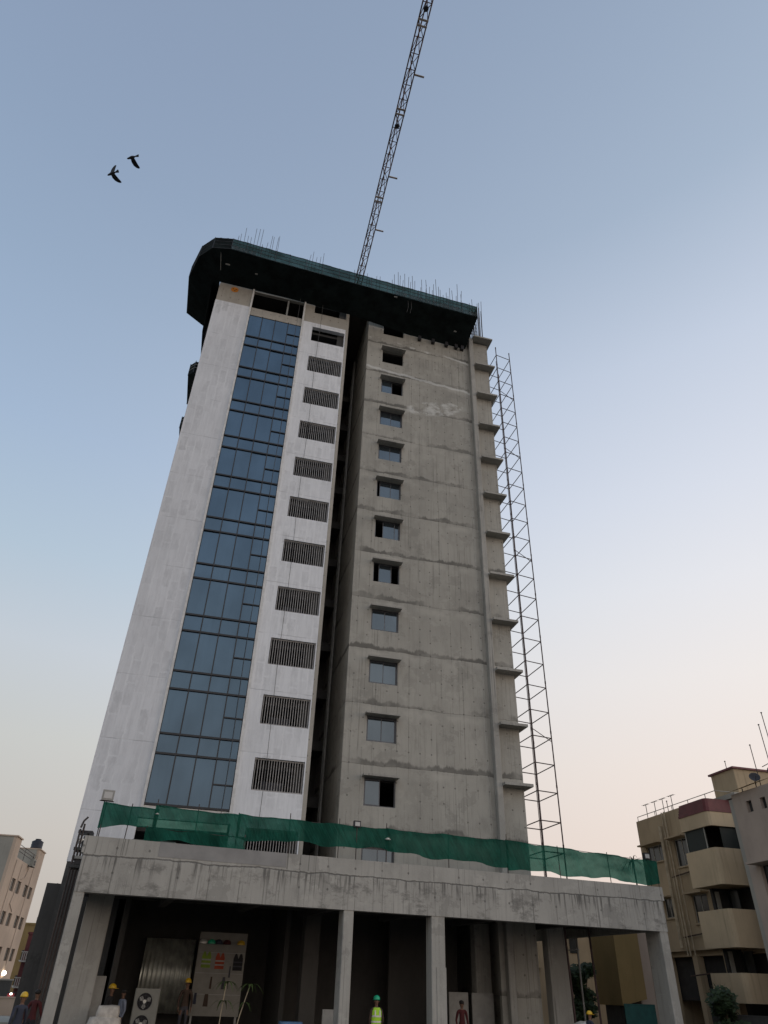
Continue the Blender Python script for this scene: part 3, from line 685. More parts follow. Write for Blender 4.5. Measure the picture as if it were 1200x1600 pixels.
# ---- green nets along the deck edge
def net(label, u0, u1, zt, zb, v, seed, sag=.06):
    rnd = random.Random(seed); n = int((u1-u0)*7)+4; mrows = 7
    t = thing('safety_net', label, 'safety net', pl((u0+u1)/2, v, 6.14), PA, group='green nets along the podium edge')
    W = u1-u0; b = MB(); ph = [rnd.uniform(0, 6.28) for _ in range(8)]
    for j in range(mrows+1):
        for i in range(n+1):
            f = i/n; x = -W/2+W*f; h = j/mrows
            top = zt[0]+(zt[1]-zt[0])*f - sag*math.sin(math.pi*f*max(1, round(W/2.4)))**2+.015*math.sin(f*W*5+ph[0])
            bot = zb[0]+(zb[1]-zb[0])*f + .05*math.sin(f*W*1.9+ph[1])+.03*math.sin(f*W*4.3+ph[2])
            y = (.05*math.sin(f*W*3.1+ph[3]+h*1.5)+.025*math.sin(f*W*8.3+ph[4]+h*3)+.02*math.sin(f*W*17+ph[6]))*(1-.45*h)+.05*(1-h)*math.sin(f*W*1.1+ph[5])
            b.v.append((x, y, bot+(top-bot)*h-6.14))
    for j in range(mrows):
        for i in range(n): k = j*(n+1)+i; b.f.append((k, k+1, k+n+2, k+n+1))
    b.build('net_sheet', 'net', t, smooth=True)
    for q in range(max(2, round(W/2.4))+1):
        f = q/max(2, round(W/2.4)); x = -W/2+.05+(W-.1)*f; zt_ = zt[0]+(zt[1]-zt[0])*f
        MB().tube((x, .08, 0), (x+rnd.uniform(-.03, .03), .08, zt_-6.14+rnd.choice((.05, .08, .22))), .018, 5).build('post', 'rebar', t)
    MB().tube((-W/2, .08, zt[0]-6.14-.03), (W/2, .08, zt[1]-6.14-.03), .012, 5).build('tie_wire', 'rebar', t)
    return t
net('short green net at the left end of the podium edge under the grey floodlight', .25, 2.25, (7.32, 7.28), (6.52, 6.6), .3, 1, .02)
net('green net below the blue glass strip, hanging down to the parapet', 2.1, 5.3, (7.4, 7.36), (6.55, 6.6), .27, 2, .03)
net('lower loose green net piece drooping on the parapet below the glass strip', 1.9, 5.6, (6.62, 6.6), (6.2, 6.16), .2, 6, .05)
net('long green net below the dark recess between the two wings', 5.2, 11.4, (7.4, 7.42), (6.55, 6.62), .3, 3, .03)
net('green net in front of the bare wing, tied at a white bag', 11.3, 16.95, (7.42, 7.46), (6.56, 6.4), .27, 4, .04)
net('see-through green net at the right end of the podium edge', 16.85, 24.75, (7.5, 7.25), (6.36, 6.26), .3, 5, .06)
for u, s in ((2.2, .07), (11.35, .12)):
    b = MB().lathe([(.02, -.12), (.6, -.08), (.8, .1), (.3, .3), (.5, .38)], 8); b.v = [(x*s*1.3, y*s*.6, z*s*1.4) for x, y, z in b.v]
    tag(place('plastic_bag', b.mesh('plastic_bag', 'stripe'), None, pl(u, .2, 7.08 if u < 5 else 7.0)), 'small white bag caught on the left net seam' if u < 5 else 'crumpled white bag tied to the net before the bare wing', 'bag')
# ---- floodlights
def flood(label, loc, rz, mat, ph=.5, s=1.0, lit=False):
    t = thing('floodlight', label, 'floodlight', loc, rz)
    MB().tube((0, 0, 0), (0, 0, ph), .02, 6).build('post', 'rebar', t)
    MB().box(-.2*s, .2*s, -.05, .08, ph, ph+.34*s).build('housing', mat, t)
    MB().box(-.14*s, .14*s, -.062, -.048, ph+.06*s, ph+.27*s).build('lens', 'lens' if not lit else 'lampw', t)
    MB().box(-.24*s, .24*s, .02, .05, ph-.03, ph).build('bracket', 'rebar', t)
flood('grey square floodlight on a post above the left end of the net', pl(.35, .34, 6.14), PA, 'grey', 1.25, 1.05)
flood('black framed floodlight above the net before the bare wing', pl(10.05, .34, 6.14), PA, 'dark', 1.22, .72)
flood('black floodlight at the right end of the podium net', pl(24.3, .4, 6.14), PA, 'dark', 1.15, .8)
# ---- white box on the deck (seen under the net)
tag(MB().bbox(-.8, .8, -.3, .3, 0, .9, .05).build('storage_box', 'acw', None, (-1.2, -4.2, 5.45)), 'white storage box on the podium deck behind the left net', 'box')
# ---- clutter at the left corner of the deck: stacked formwork
t = thing('formwork_stack', 'dark formwork props and planks stacked at the left corner of the podium', 'formwork', (-3.98, -2.6, 0))
for k in range(4): MB().tube((-.16+.1*k, .1*k, 0), (-.16+.1*k, .1*k+.05, 6.85+.25*math.sin(k*2.1)), .04, 6).build('prop', 'rebar', t)
for k in range(5): MB().box(-.24+.03*(k % 2), .3, .0+.05*k, .8, 5.5+.31*k, 5.6+.31*k).build('plank', ('old', 'ply', 'old', 'stripe', 'dark')[k], t)
for x0, z0 in ((-.1, 5.62), (.0, 6.25)): MB().bbox(x0, x0+.3, .1, .5, z0, z0+.22, .04).build('bundle', 'dark', t)
MB().path([(-.16, 0, 6.9), (-.1, 0, 7.15), (.02, 0, 7.3)], .04, 6).build('bent_pipe', 'rebar', t)
# ================================================================== UNDER THE PODIUM
def corrugated(name, label, loc, rz, W, H, mat, pitch=.19, amp=.03):
    b = MB(); n = int(W/pitch*6)
    for j in (0, 1):
        for i in range(n+1): b.v.append((-W/2+W*i/n, amp*math.sin(2*math.pi*i/6), H*j))
    for i in range(n): b.f.append((i, i+1, n+2+i, n+1+i))
    o = b.build(name, mat, None, loc, smooth=True); o.rotation_euler = (0, 0, rz)
    sm = o.modifiers.new('thick', 'SOLIDIFY'); sm.thickness = .004
    return tag(o, label, 'metal sheet')
corrugated('corrugated_sheet', 'shiny corrugated zinc sheet partition in the dark bay under the podium', (.1, 3.2, .9), 0, 2.15, 2.7, 'zinc')
bd = thing('display_board', 'tall pale safety gear display board with vests and helmets under the podium', 'display board', (2.27, 1.5, .28))
MB().box(-1.02, 1.0, 0, .06, .62, 3.55).build('panel', 'board', bd)
for x in (-.9, .9): MB().box(x-.04, x+.04, .065, .12, 0, 3.5).build('leg', 'grey', bd)
for k in range(1, 4): MB().box(-1.0, .98, -.006, -.001, .62+.73*k-.01, .62+.73*k+.01).build('panel_joint', 'ply', bd)
def vest(x, z, m_, s=1.0):
    e = empty('vest', bd, (x, -.02, z))
    MB().poly([(p[0]*s, 0, p[1]*s) for p in ((-.2, -.3), (.2, -.3), (.2, .12), (.14, .3), (.07, .3), (0, .12), (-.07, .3), (-.14, .3), (-.2, .12))]).build('cloth', m_, e)
    for z_ in (-.15, 0): MB().box(-.2*s, .2*s, -.006, -.003, z_*s-.025, z_*s+.025).build('reflective_band', 'ply' if m_ != 'blackc' else 'jean', e)
vest(-.62, 2.55, 'shadev', .95); vest(-.05, 2.52, 'shadeo', .95); vest(.72, 2.5, 'blackc', 1.0)
for i, (x, m_) in enumerate(((-.85, 'stripe'), (-.5, 'hg'), (-.2, 'navy'), (.15, 'redc'), (.75, 'hy'))):
    b = MB().lathe([(.17, 0), (.165, .06), (.13, .13), (.05, .17)], 12); b.v = [(a, c*.7, d) for a, c, d in b.v]
    place('helmet', b.mesh('helmet', m_), bd, (x, -.12, 3.12))
for x, z, w_, h, m_ in ((-.3, 1.75, .09, .42, 'brownc'), (.22, 1.75, .15, .42, 'jean'), (-.85, 1.2, .13, .38, 'navy'), (-.4, 1.15, .2, .42, 'brownc'), (.42, 2.15, .07, .4, 'jean')):
    MB().poly([(x-w_/2, -.02, z-h/2), (x+w_/2, -.02, z-h/2), (x+w_*.35, -.02, z+h/2), (x-w_*.35, -.02, z+h/2)]).build('tool', m_, bd)
def ac_unit(name, label, loc, rz, fans, W=.92, D=.36, H=1.36, group=None):
    t = thing(name, label, 'air conditioner', loc, rz, group)
    MB().bbox(-W/2, W/2, -D/2, D/2, .06, H, .03).build('casing', 'acw', t)
    MB().box(-W/2+.08, -W/2+.16, -D/2, D/2, 0, .058).build('foot', 'dark', t); MB().box(W/2-.16, W/2-.08, -D/2, D/2, 0, .058).build('foot', 'dark', t)
    for z in fans:
        r = .27
        MB().tube((-.06, -D/2-.004, z), (-.06, -D/2-.001, z), r, 24).build('fan_opening', 'blackc', t)
        g_ = MB()
        for rr in (.1, .18, .265):
            pts = [(-.06+rr*math.cos(a), -D/2-.02, z+rr*math.sin(a)) for a in [2*math.pi*q/20 for q in range(21)]]; g_.path(pts, .006, 4)
        for q in range(8): a = q*math.pi/4; g_.tube((-.06, -D/2-.02, z), (-.06+.265*math.cos(a), -D/2-.02, z+.265*math.sin(a)), .005, 4)
        g_.build('fan_guard', 'jean', t)
        bl = MB()
        for q in range(3): a = q*2.094; bl.quad((-.06, -D/2-.008, z), (-.06+.2*math.cos(a), -D/2-.008, z+.2*math.sin(a)), (-.06+.24*math.cos(a+.5), -D/2-.012, z+.24*math.sin(a+.5)), (-.06+.18*math.cos(a+.9), -D/2-.012, z+.18*math.sin(a+.9)))
        bl.build('fan_blade', 'grey', t)
        MB().tube((-.06, -D/2-.03, z), (-.06, -D/2-.014, z), .06, 12).build('hub', 'stripe', t)
ac_unit('ac_condenser', 'tall pale condenser with two stacked fans under the podium', (-.45, -1.0, .28), 0, (.42, 1.1), .92, .36, 1.5)
def sack(name, label, loc, sx, sy, sz, m_='bag', rz=0):
    b = bmesh.new(); bmesh.ops.create_cube(b, size=1); bmesh.ops.subdivide_edges(b, edges=b.edges[:], cuts=4, use_grid_fill=True)
    rnd = random.Random(hash(label) % 999)
    for v in b.verts:
        c = v.co.copy(); v.co = c*.62+c.normalized()*.24; v.co.x *= 2*sx*.9; v.co.y *= 2*sy*.9; v.co.z = v.co.z*sz+sz*.45
        v.co += Vector((rnd.gauss(0, .01), rnd.gauss(0, .01), rnd.gauss(0, .008)))
    me = bpy.data.meshes.new(name); b.to_mesh(me); b.free(); me.materials.append(MT[m_])
    return tag(place(name, me, None, loc, rot=(0, 0, rz), smooth=True), label, 'sack')
sack('bulk_sack', 'large pale sack on the ground at the left under the podium', (-1.72, -2.6, .0), .6, .5, 1.0)
sack('bulk_sack', 'smaller pale sack resting on top of the large sack', (-1.66, -2.6, .86), .4, .38, .42)
sack('bulk_sack', 'white plastic sack beside the steel props at the right under the podium', (16.6, -3.0, 0), .4, .35, 1.2, 'stripe')
def panel(name, label, loc, rz, W, H, m_, tilt=0.0, cat='panel'):
    t = thing(name, label, cat, loc, rz)
    o = MB().box(-W/2, W/2, -.015, .015, 0, H).build('board', m_, t); o.rotation_euler = (tilt, 0, 0)
    f = MB(); f.box(-W/2-.02, -W/2+.03, -.03, .03, 0, H+.02); f.box(W/2-.03, W/2+.02, -.03, .03, 0, H+.02); f.box(-W/2+.03, W/2-.03, -.03, .03, H-.03, H+.02)
    o2 = f.build('frame', m_, t); o2.rotation_euler = (tilt, 0, 0)
panel('leaning_panel', 'narrow pale panel leaning beside the inner left column', (-2.2, -1.6, 0), .1, .32, 2.1, 'ply', -.06)
panel('wall_panel', 'pale square panel behind the person in maroon under the podium', (12.9, 1.35, .28), PA, .9, 1.7, 'ply')
panel('wall_panel', 'pale square panel to the right of the person in maroon', (14.15, 1.6, .28), PA, 1.05, 1.7, 'ply')
panel('wall_panel', 'pale tall panel beside the steel props under the podium', (16.1, 2.6, 0), PA, .7, 2.0, 'ply')
panel('wall_panel', 'low grey panel behind the person in the hi-vis vest', (6.6, -2.2, 0), PA, 1.0, 1.3, 'ply')
sack('bulk_sack', 'reddish sack low beside the second front column', (5.0, -7.6, 0), .55, .4, .85, 'redc')
tag(MB().bbox(-.4, .4, -.3, .3, 0, .95, .06).build('plastic_crate', 'blueb', None, (4.75, -3.2, 0)), 'pale blue plastic crate in the dark bay under the podium', 'crate')
# ---- potted palms
def palm(label, loc, h, seed, lean):
    rnd = random.Random(seed); t = thing('potted_palm', label, 'potted plant', loc, group='potted palms before the display board')
    MB().lathe([(.12, 0), (.17, .25), (.19, .28), (.16, .28)], 12).build('pot', 'pot', t)
    top = (lean, 0, h)
    MB().path([(0, 0, .25), (lean*.4, .02, h*.55), top], .018, 6).build('stem', 'pipe', t)
    for cz, n in ((h, 10), (h*.72, 6)):
        for k in range(n):
            a = k*2*math.pi/n+rnd.uniform(-.3, .3); L = rnd.uniform(.42, .62); b = MB(); prev = None
            cx = lean*cz/h
            for q in range(6):
                f = q/5; r_ = L*f; z = cz+L*(.55*f-1.0*f*f); wd = .035*math.sin(math.pi*min(.97, f+.12))+.004
                c = Vector((cx+r_*math.cos(a), r_*math.sin(a), z)); s_ = Vector((-math.sin(a), math.cos(a), 0))*wd
                cur = (c-s_, c+s_)
                if prev: b.quad(prev[0], cur[0], cur[1], prev[1])
                prev = cur
            b.build('leaf', 'palm', t)
palm('thin palm with drooping leaves before the display board', (2.2, -2.9, 0), 2.05, 3, .1)
palm('thin palm leaning to the right of the display board', (2.75, -2.95, 0), 2.0, 9, .42)

# ================================================================== PEOPLE
def person(label, loc, rz, h, shirt, legs, helmet=None, vestm=None, pose='stand', hold=None):
    s = h/1.75; t = thing('person', label, 'person', loc, rz)
    walk = .18 if pose == 'walk' else .03; bend = .12 if pose == 'bend' else 0.0
    V = []; E = []; Rr = []; 
    def v(x, y, z, r, p=None, r2=None): V.append((x*s, y*s, z*s)); Rr.append((r*s, (r2 or r)*s)); E.append((p, len(V)-1)) if p is not None else None; return len(V)-1
    by = -bend
    pel = v(0, 0, .95, .15, None, .11); ch0 = v(0, by*.5, 1.12, .14, pel, .10); ch = v(0, by, 1.32, .155, ch0, .11); nk0 = v(0, by*1.25, 1.44, .08, ch); nk = v(0, by*1.3-.01, 1.50, .052, nk0)
    hd = v(0, by*1.45-.015, 1.58, .075, nk, .085); hd2 = v(0, by*1.5, 1.67, .082, hd, .095); v(0, by*1.5, 1.735, .045, hd2)
    for sd in (-1, 1):
        hp = v(sd*.10, 0, .88, .098, pel); kn = v(sd*.11, -walk*sd*.5-.02, .5, .066, hp); ca = v(sd*.11, -walk*sd*.35+.02, .32, .056, kn); an = v(sd*.11, -walk*sd*.2+.03, .09, .042, ca); hl = v(sd*.115, -walk*sd*.2-.02, .045, .045, an); v(sd*.125, -walk*sd*.2-.16, .035, .036, hl)
        sh = v(sd*.175, by*1.05, 1.40, .07, nk0)
        if pose in ('bend', 'reach'): el = v(sd*.23, by-.12, 1.16, .045, sh); wr = v(sd*.18, by-.34, 1.12, .032, el)
        elif pose == 'walk': el = v(sd*.24, .10*sd, 1.12, .045, sh); wr = v(sd*.25, .16*sd-.10, .90, .032, el)
        else: el = v(sd*.25, .03, 1.12, .045, sh); wr = v(sd*.24, -.06, .88, .032, el)
        d = Vector(V[wr])-Vector(V[el]); d.normalize(); pw = Vector(V[wr])/s+d*.075
        v(*pw, .036, wr, .02)
    me = bpy.data.meshes.new('person_body'); me.from_pydata(V, E, [])
    o = bpy.data.objects.new('tmp', me); COL.objects.link(o)
    md = o.modifiers.new('skin', 'SKIN'); md.use_smooth_shade = True; md.branch_smoothing = .6
    for i, sv in enumerate(me.skin_vertices[0].data): sv.radius = Rr[i]; sv.use_root = (i == 0)
    o.modifiers.new('sub', 'SUBSURF').levels = 1
    o.modifiers['sub'].render_levels = 1
    dg = bpy.context.evaluated_depsgraph_get(); bm_ = bmesh.new(); bm_.from_mesh(o.evaluated_get(dg).to_mesh())
    bpy.data.objects.remove(o)
    # fingers, nose and ears grow out of the same mesh
    hands = [i for i in range(len(V)) if abs(Rr[i][0]-.036*s) < 1e-6 and abs(Rr[i][1]-.02*s) < 1e-6]
    x = MB()
    for i in hands:
        par = [a for a, b in E if b == i][0]; d = (Vector(V[i])-Vector(V[par])).normalized(); side = d.cross(Vector((1, 0, 0))).normalized(); c = Vector(V[i])
        sg = 1 if V[i][0] > 0 else -1
        for q, L in enumerate((.06, .075, .08, .065)):
            b0 = c+side*((q-1.5)*.019*s)+d*.01*s; b1 = b0+d*L*.55*s; b2 = b1+(d*.7+Vector((-sg*.7, 0, 0))).normalized()*L*.5*s
            x.tube(b0, b1, .0095*s, 6); x.tube(b1, b2, .009*s, 6, .006*s)
        b0 = c-d*.045*s-side*.025*s; x.tube(b0, b0-side*.035*s+d*.03*s, .011*s, 6); x.tube(b0-side*.035*s+d*.03*s, b0-side*.04*s+d*.065*s, .0095*s, 6, .006*s)
    hc = Vector(V[6])
    x.tube(hc+Vector((0, -.07, -.015))*s, hc+Vector((0, -.105, -.05))*s, .011*s, 6, .017*s)
    for sd in (-1, 1): x.tube(hc+Vector((sd*.075, .0, -.05))*s, hc+Vector((sd*.09, .01, -.02))*s, .02*s, 6, .022*s)
    xm = x.mesh('x', 'skin'); bm_.from_mesh(xm)
    zw = .93*s
    for f in bm_.faces:
        c = f.calc_center_median(); f.smooth = True
        near = min(range(len(V)), key=lambda i: (Vector(V[i])-c).length)
        if near in (4, 5, 6, 7): f.material_index = 2
        elif near in hands or any((Vector(V[i])-c).length < .1*s for i in hands): f.material_index = 2
        elif c.z < .10*s: f.material_index = 3
        elif c.z < zw and abs(c.x) < .2*s: f.material_index = 1
        else: f.material_index = 0
    nm = bpy.data.meshes.new('body'); bm_.to_mesh(nm); bm_.free()
    for k in (shirt, legs, 'skin', 'blackc'): nm.materials.append(MT[k])
    place('body', nm, t)
    for sd in (-1, 1): MB().box(hc.x+sd*.032*s-.013*s, hc.x+sd*.032*s+.013*s, hc.y-.092*s, hc.y-.07*s, hc.z-.03*s, hc.z-.018*s).build('eye', 'hair', t)
    MB().box(hc.x-.026*s, hc.x+.026*s, hc.y-.098*s, hc.y-.06*s, hc.z-.098*s, hc.z-.09*s).build('mouth', 'hair', t)
    if helmet:
        b = MB().lathe([(.128, 0), (.125, .03), (.118, .07), (.09, .115), (.05, .14), (.01, .147)], 18, (0, 0, 0))
        b.v = [((a*s*.95)+hc.x, (c*s*1.12)+hc.y, d*s+hc.z+.015*s) for a, c, d in b.v]
        hm_ = b.build('helmet', helmet, t, smooth=True)
        br = MB().box(hc.x-.09*s, hc.x+.09*s, hc.y-.2*s, hc.y-.1*s, hc.z+.012*s, hc.z+.024*s); br.build('brim', helmet, hm_)
    else:
        b = MB().lathe([(.088, -.02), (.1, .03), (.085, .075), (.04, .1), (.01, .104)], 16); b.v = [(a*s+hc.x, c*s*1.1+hc.y+.012*s, d*s+hc.z) for a, c, d in b.v]
        b.build('hair', 'hair', t, smooth=True)
    if vestm:
        b = MB(); prof = [(.185, .13, .92), (.19, .135, 1.1), (.2, .145, 1.25), (.195, .14, 1.36), (.13, .1, 1.46)]; n = 20
        for rx, ry, z in prof:
            for q in range(n): a = 2*math.pi*q/n; b.v.append((rx*s*math.cos(a), (ry*math.sin(a)+by*(z-.9)*1.9)*s, z*s))
        for j in range(len(prof)-1):
            for q in range(n): l = (q+1) % n; b.f.append((j*n+q, j*n+l, (j+1)*n+l, (j+1)*n+q))
        vb = b.build('vest', vestm, t, smooth=True)
        st = MB()
        for z in (1.02, 1.18):
            for q in range(n):
                a0, a1 = 2*math.pi*q/n, 2*math.pi*(q+1)/n
                P = lambda a, zz: (.197*s*math.cos(a), (.148*math.sin(a)+by*(zz-.9)*1.9)*s, zz*s)
                st.quad(P(a0, z), P(a1, z), P(a1, z+.05), P(a0, z+.05))
        for sx in (-.09, .09):
            st.box((sx-.025)*s, (sx+.025)*s, .139*s, .152*s, 1.2*s, 1.38*s)
        st.build('reflective_band', 'stripe', vb)
    return t
person('person in a yellow helmet and navy clothes left of the podium corner column', (-3.85, -7.4, 0), R(200), 1.58, 'navy', 'jean', 'hy', pose='walk')
person('person in a maroon shirt walking just left of the podium corner column', (-3.86, -4.6, 0), R(150), 1.66, 'redc', 'blackc', None, pose='walk')
person('person in a yellow helmet and black clothes in the shade under the podium', (-1.75, -1.4, 0), R(70), 1.82, 'blackc', 'blackc', 'hy', pose='stand')
person('bare-headed person in a pale blue shirt beside the pale sacks', (-1.3, -1.2, 0), R(-60), 1.72, 'bluec', 'navy', None, pose='stand')
person('person in a brown shirt and yellow helmet before the corrugated sheet', (1.0, -.2, .28), R(10), 1.8, 'brownc', 'jean', 'hy', pose='stand')
person('person in a green helmet and yellow hi-vis vest seen from behind', (7.7, -4.2, 0), R(185), 1.75, 'brownc', 'jean', 'hg', 'vest', pose='stand')
person('dark-haired person in a maroon shirt facing the camera under the podium', (11.7, -2.3, 0), R(5), 1.72, 'redc', 'blackc', None, pose='stand')
person('person in a yellow helmet at the right, only head and shoulders in view', (15.9, -4.6, 0), R(100), 1.5, 'navy', 'jean', 'hy', pose='bend')

# ================================================================== RIGHT APARTMENT BLOCK
ap = thing('apartment_block', 'yellow plastered apartment block with stacked balconies and red roof edge at right', 'building', (28, 3, 0))
OX, OY = 28, 3
def AB(x0, x1, y0, y1, z0, z1): return MB().box(x0-OX, x1-OX, y0-OY, y1-OY, z0, z1)
# -X facing wall with openings, built in a rotated frame: use wall() with X:=-Y
def wall_negx(xf, y0, y1, z0, z1, holes, th=.25):
    b = MB().wall(-y1, -y0, z0, z1, xf, xf+th, [(-h[1], -h[0], h[2], h[3]) for h in holes])
    b.v = [(y-OX, -x-OY, z) for x, y, z in b.v]; return b
wins = [(5.85, 7.6, 8.9, 9.8), (3.5, 4.75, 8.35, 9.8), (5.9, 6.8, 5.9, 6.9), (2.75, 4.1, 5.5, 6.85), (5.9, 6.8, 2.9, 3.9), (2.75, 4.1, 2.5, 3.85)]
wins = [w_ for w_ in wins if w_[2] > 4.2]
wall_negx(28, 1.52, 8.2, 4.25, 11.4, wins).build('wall', 'yellow', ap)
AB(28.25, 36, 7.9, 8.2, 0, 11.4).build('end_wall', 'yellow', ap)
AB(28.26, 36, -1, 7.9, 11.1, 11.35).build('roof', 'greyp', ap)
AB(28.26, 36, -1, 7.9, 4.0, 4.24).build('first_floor_slab', 'yellow', ap)
for y in (7.6, 5.0, 2.4): AB(28.1, 28.5, y-.2, y+.2, 0, 4.0).build('stilt', 'yellow', ap)
AB(30.2, 30.4, -1, 8, 0, 4.0).build('stilt_wall', 'old', ap)
for y in (6.4, 3.6): AB(30.1, 30.19, y-.5, y+.5, 2.0, 3.4).build('rear_window', 'dglass', ap)
AB(28.6, 28.75, -1, 7.9, 2, 11).build('inner_wall', 'inner', ap)
for y0, y1, z0, z1 in wins:
    e = empty('window', ap, (28.12-OX, y0-OY, z0)); n = 2 if y1-y0 < 1.4 else 3; wd = (y1-y0)/n
    for k in range(n):
        MB().box(.0, .03, k*wd+.04, (k+1)*wd-.04, .04, z1-z0-.04).build('pane', 'dglass', e)
    f = MB()
    for k in range(n+1): f.box(-.02, .05, k*wd-.03, k*wd+.03, 0, z1-z0)
    f.box(-.021, .051, .03, y1-y0-.03, 0, .05); f.box(-.021, .051, .03, y1-y0-.03, z1-z0-.05, z1-z0); f.build('frame', 'greyp', e)
    MB().box(-.62, -.125, -.2, y1-y0+.2, z1-z0+.02, z1-z0+.1).build('sunshade', 'yellow', e)
    MB().box(-.2, -.125, -.08, y1-y0+.08, -.08, -.005).build('sill', 'yellow', e)
for y, z0, z1, r, m_ in ((5.62, 4.4, 10.7, .09, 'pipe'), (4.95, 4, 11.4, .05, 'pipe'), (4.55, 4, 8.2, .035, 'pipe'), (5.2, 4, 11.4, .04, 'pipe')):
    MB().tube((27.86-OX, y-OY, z0), (27.86-OX, y-OY, z1), r, 8).build('drain_pipe', m_, ap)
for z in (8.0, 5.0, 3.2): MB().tube((27.86-OX, 3.4-OY, z), (27.86-OX, 5.3-OY, z-.12), .035, 6).build('cross_pipe', 'brownc', ap)
# balconies: rounded corner bands
BX, BY0, BY1 = 26.5, -.65, 1.78
def band(z0, z1, mat, name, inset=0.0, th=.16, y1=BY1):
    x0, yn = BX+inset, BY0+inset; c = .2
    pts = [(28, y1), (x0, y1), (x0, yn+c), (x0+.06, yn+.06), (x0+c, yn), (33, yn), (33, yn+th), (x0+c+.05, yn+th), (x0+.06+th*.75, yn+.06+th*.75), (x0+th, yn+c+.05), (x0+th, y1-th), (28, y1-th)]
    b = MB().prism([(x-OX, y-OY) for x, y in pts], z0, z1); return b.build(name, mat, ap)
def slab_(z0, z1, mat, name, inset=.02):
    x0, yn = BX+inset, BY0+inset
    pts = [(27.99, BY1-inset), (x0, BY1-inset), (x0, yn+.55), (x0+.16, yn+.17), (x0+.55, yn), (33, yn), (33, 3)]
    return MB().prism([(x-OX, y-OY) for x, y in pts[:-1]]+[(33-OX, BY1-.02-OY)], z0, z1).build(name, mat, ap)
for z0, z1 in ((6.88, 8.57), (4.17, 5.8), (1.95, 3.14)):
    band(z0, z1, 'yellow2', 'balcony_parapet'); slab_(z0+.02, z0+.2, 'yellow', 'balcony_slab', .18)
band(9.62, 10.32, 'yellow2', 'lintel_band'); slab_(10.0, 10.2, 'yellow', 'roof_slab', .18)
# red sloped roof edge as separate sheets
for k in range(5):
    z0, z1 = 10.325+k*.14, 10.325+(k+1)*.14-.012; band(z0, z1, 'red', 'roof_sheet', -.03+.045*k, .3)
for z0, z1 in ((8.57, 9.62),):
    x0, yn = BX+.1, BY0+.1
    b = MB(); b.box(x0-OX, x0+.03-OX, .1+BY0+.5-OY, BY1-.1-OY, z0+.005, z1-.005); b.build('balcony_screen', 'dgreen', ap)
    MB().box(x0+.55-OX, x0+1.7-OX, yn-OY, yn+.03-OY, z0+.005, z1-.005).build('balcony_screen', 'dgreen', ap)
    for y in (BY1-.15, BY0+.65): MB().box(x0-.02-OX, x0+.05-OX, y-.03-OY, y+.03-OY, z0, z1).build('screen_post', 'greyp', ap)
AB(27.3, 33, 1.3, 1.5, 2, 9.9).build('balcony_back_wall', 'inner', ap)
MB().bbox(28.1-OX, 28.9-OX, -.45-OY, -.1-OY, 8.6, 9.25, .03).build('balcony_box', 'acw', ap)
for z in (3.14, 5.8):
    for k in range(5):
        MB().box(27.4+k*.75-OX, 27.62+k*.75-OX, 1.22-OY, 1.28-OY, z+.0, z+.95).build('balcony_window', 'dglass' if k % 2 else 'greyp', ap)
    MB().box(27.95-OX, 27.99-OX, .2-OY, .8-OY, z-.4, z+.95).build('balcony_door', 'dglass', ap)
# roof rail and antennas
for dz in (.28,):
    MB().path([(28.1-OX, 8.1-OY, 11.4+dz), (28.1-OX, .3-OY, 11.4+dz), (33-OX, .25-OY, 11.4+dz)], .022, 5).build('roof_rail', 'greyp', ap)
for y in (8.1, 6.2, 4.4, 2.8, 1.2): MB().tube((28.1-OX, y-OY, 11.3), (28.1-OX, y-OY, 11.7), .022, 5).build('rail_post', 'greyp', ap)
MB().bbox(29.6-OX, 34-OX, .2-OY, 2.2-OY, 11.36, 13.0, .03).build('stair_house', 'yellow', ap)
MB().box(29.5-OX, 34.1-OX, .1-OY, 2.3-OY, 13.0, 13.1).build('stair_house_roof', 'red', ap)
def antenna(name, label, loc, h, arm, ry=0):
    t = thing(name, label, 'antenna', loc, ry, group='antennas on the roofs at right')
    MB().tube((0, 0, 0), (0, 0, h), .022, 6).build('mast', 'rebar', t)
    if arm:
        MB().tube((0, -arm, h), (0, arm, h), .018, 5).build('boom', 'rebar', t)
        for k in range(5): y = -arm+2*arm*k/4; MB().tube((-.12, y, h), (.12, y, h), .008, 4).build('element', 'rebar', t)
    else: MB().lathe([(.03, 0), (.045, .03), (.03, .06)], 8, (0, 0, h)).build('cap', 'rebar', t)
for k, (y, lab) in enumerate(((7.28, 'T-shaped roof antenna nearest the far corner of the yellow block'), (6.33, 'second T-shaped roof antenna from the far corner of the yellow block'), (5.47, 'third T-shaped roof antenna from the far corner of the yellow block'), (4.55, 'T-shaped roof antenna nearest the red roof edge of the yellow block'))):
    antenna('roof_antenna', lab, (28.3, y, 11.35), .95, .3)
antenna('vent_pipe', 'short plain pole between the roof antennas of the yellow block', (28.3, 5.05, 11.35), .7, 0)
antenna('pole', 'thin pole on the stair house roof of the yellow block', (30.2, 1.4, 13.1), .62, 0)

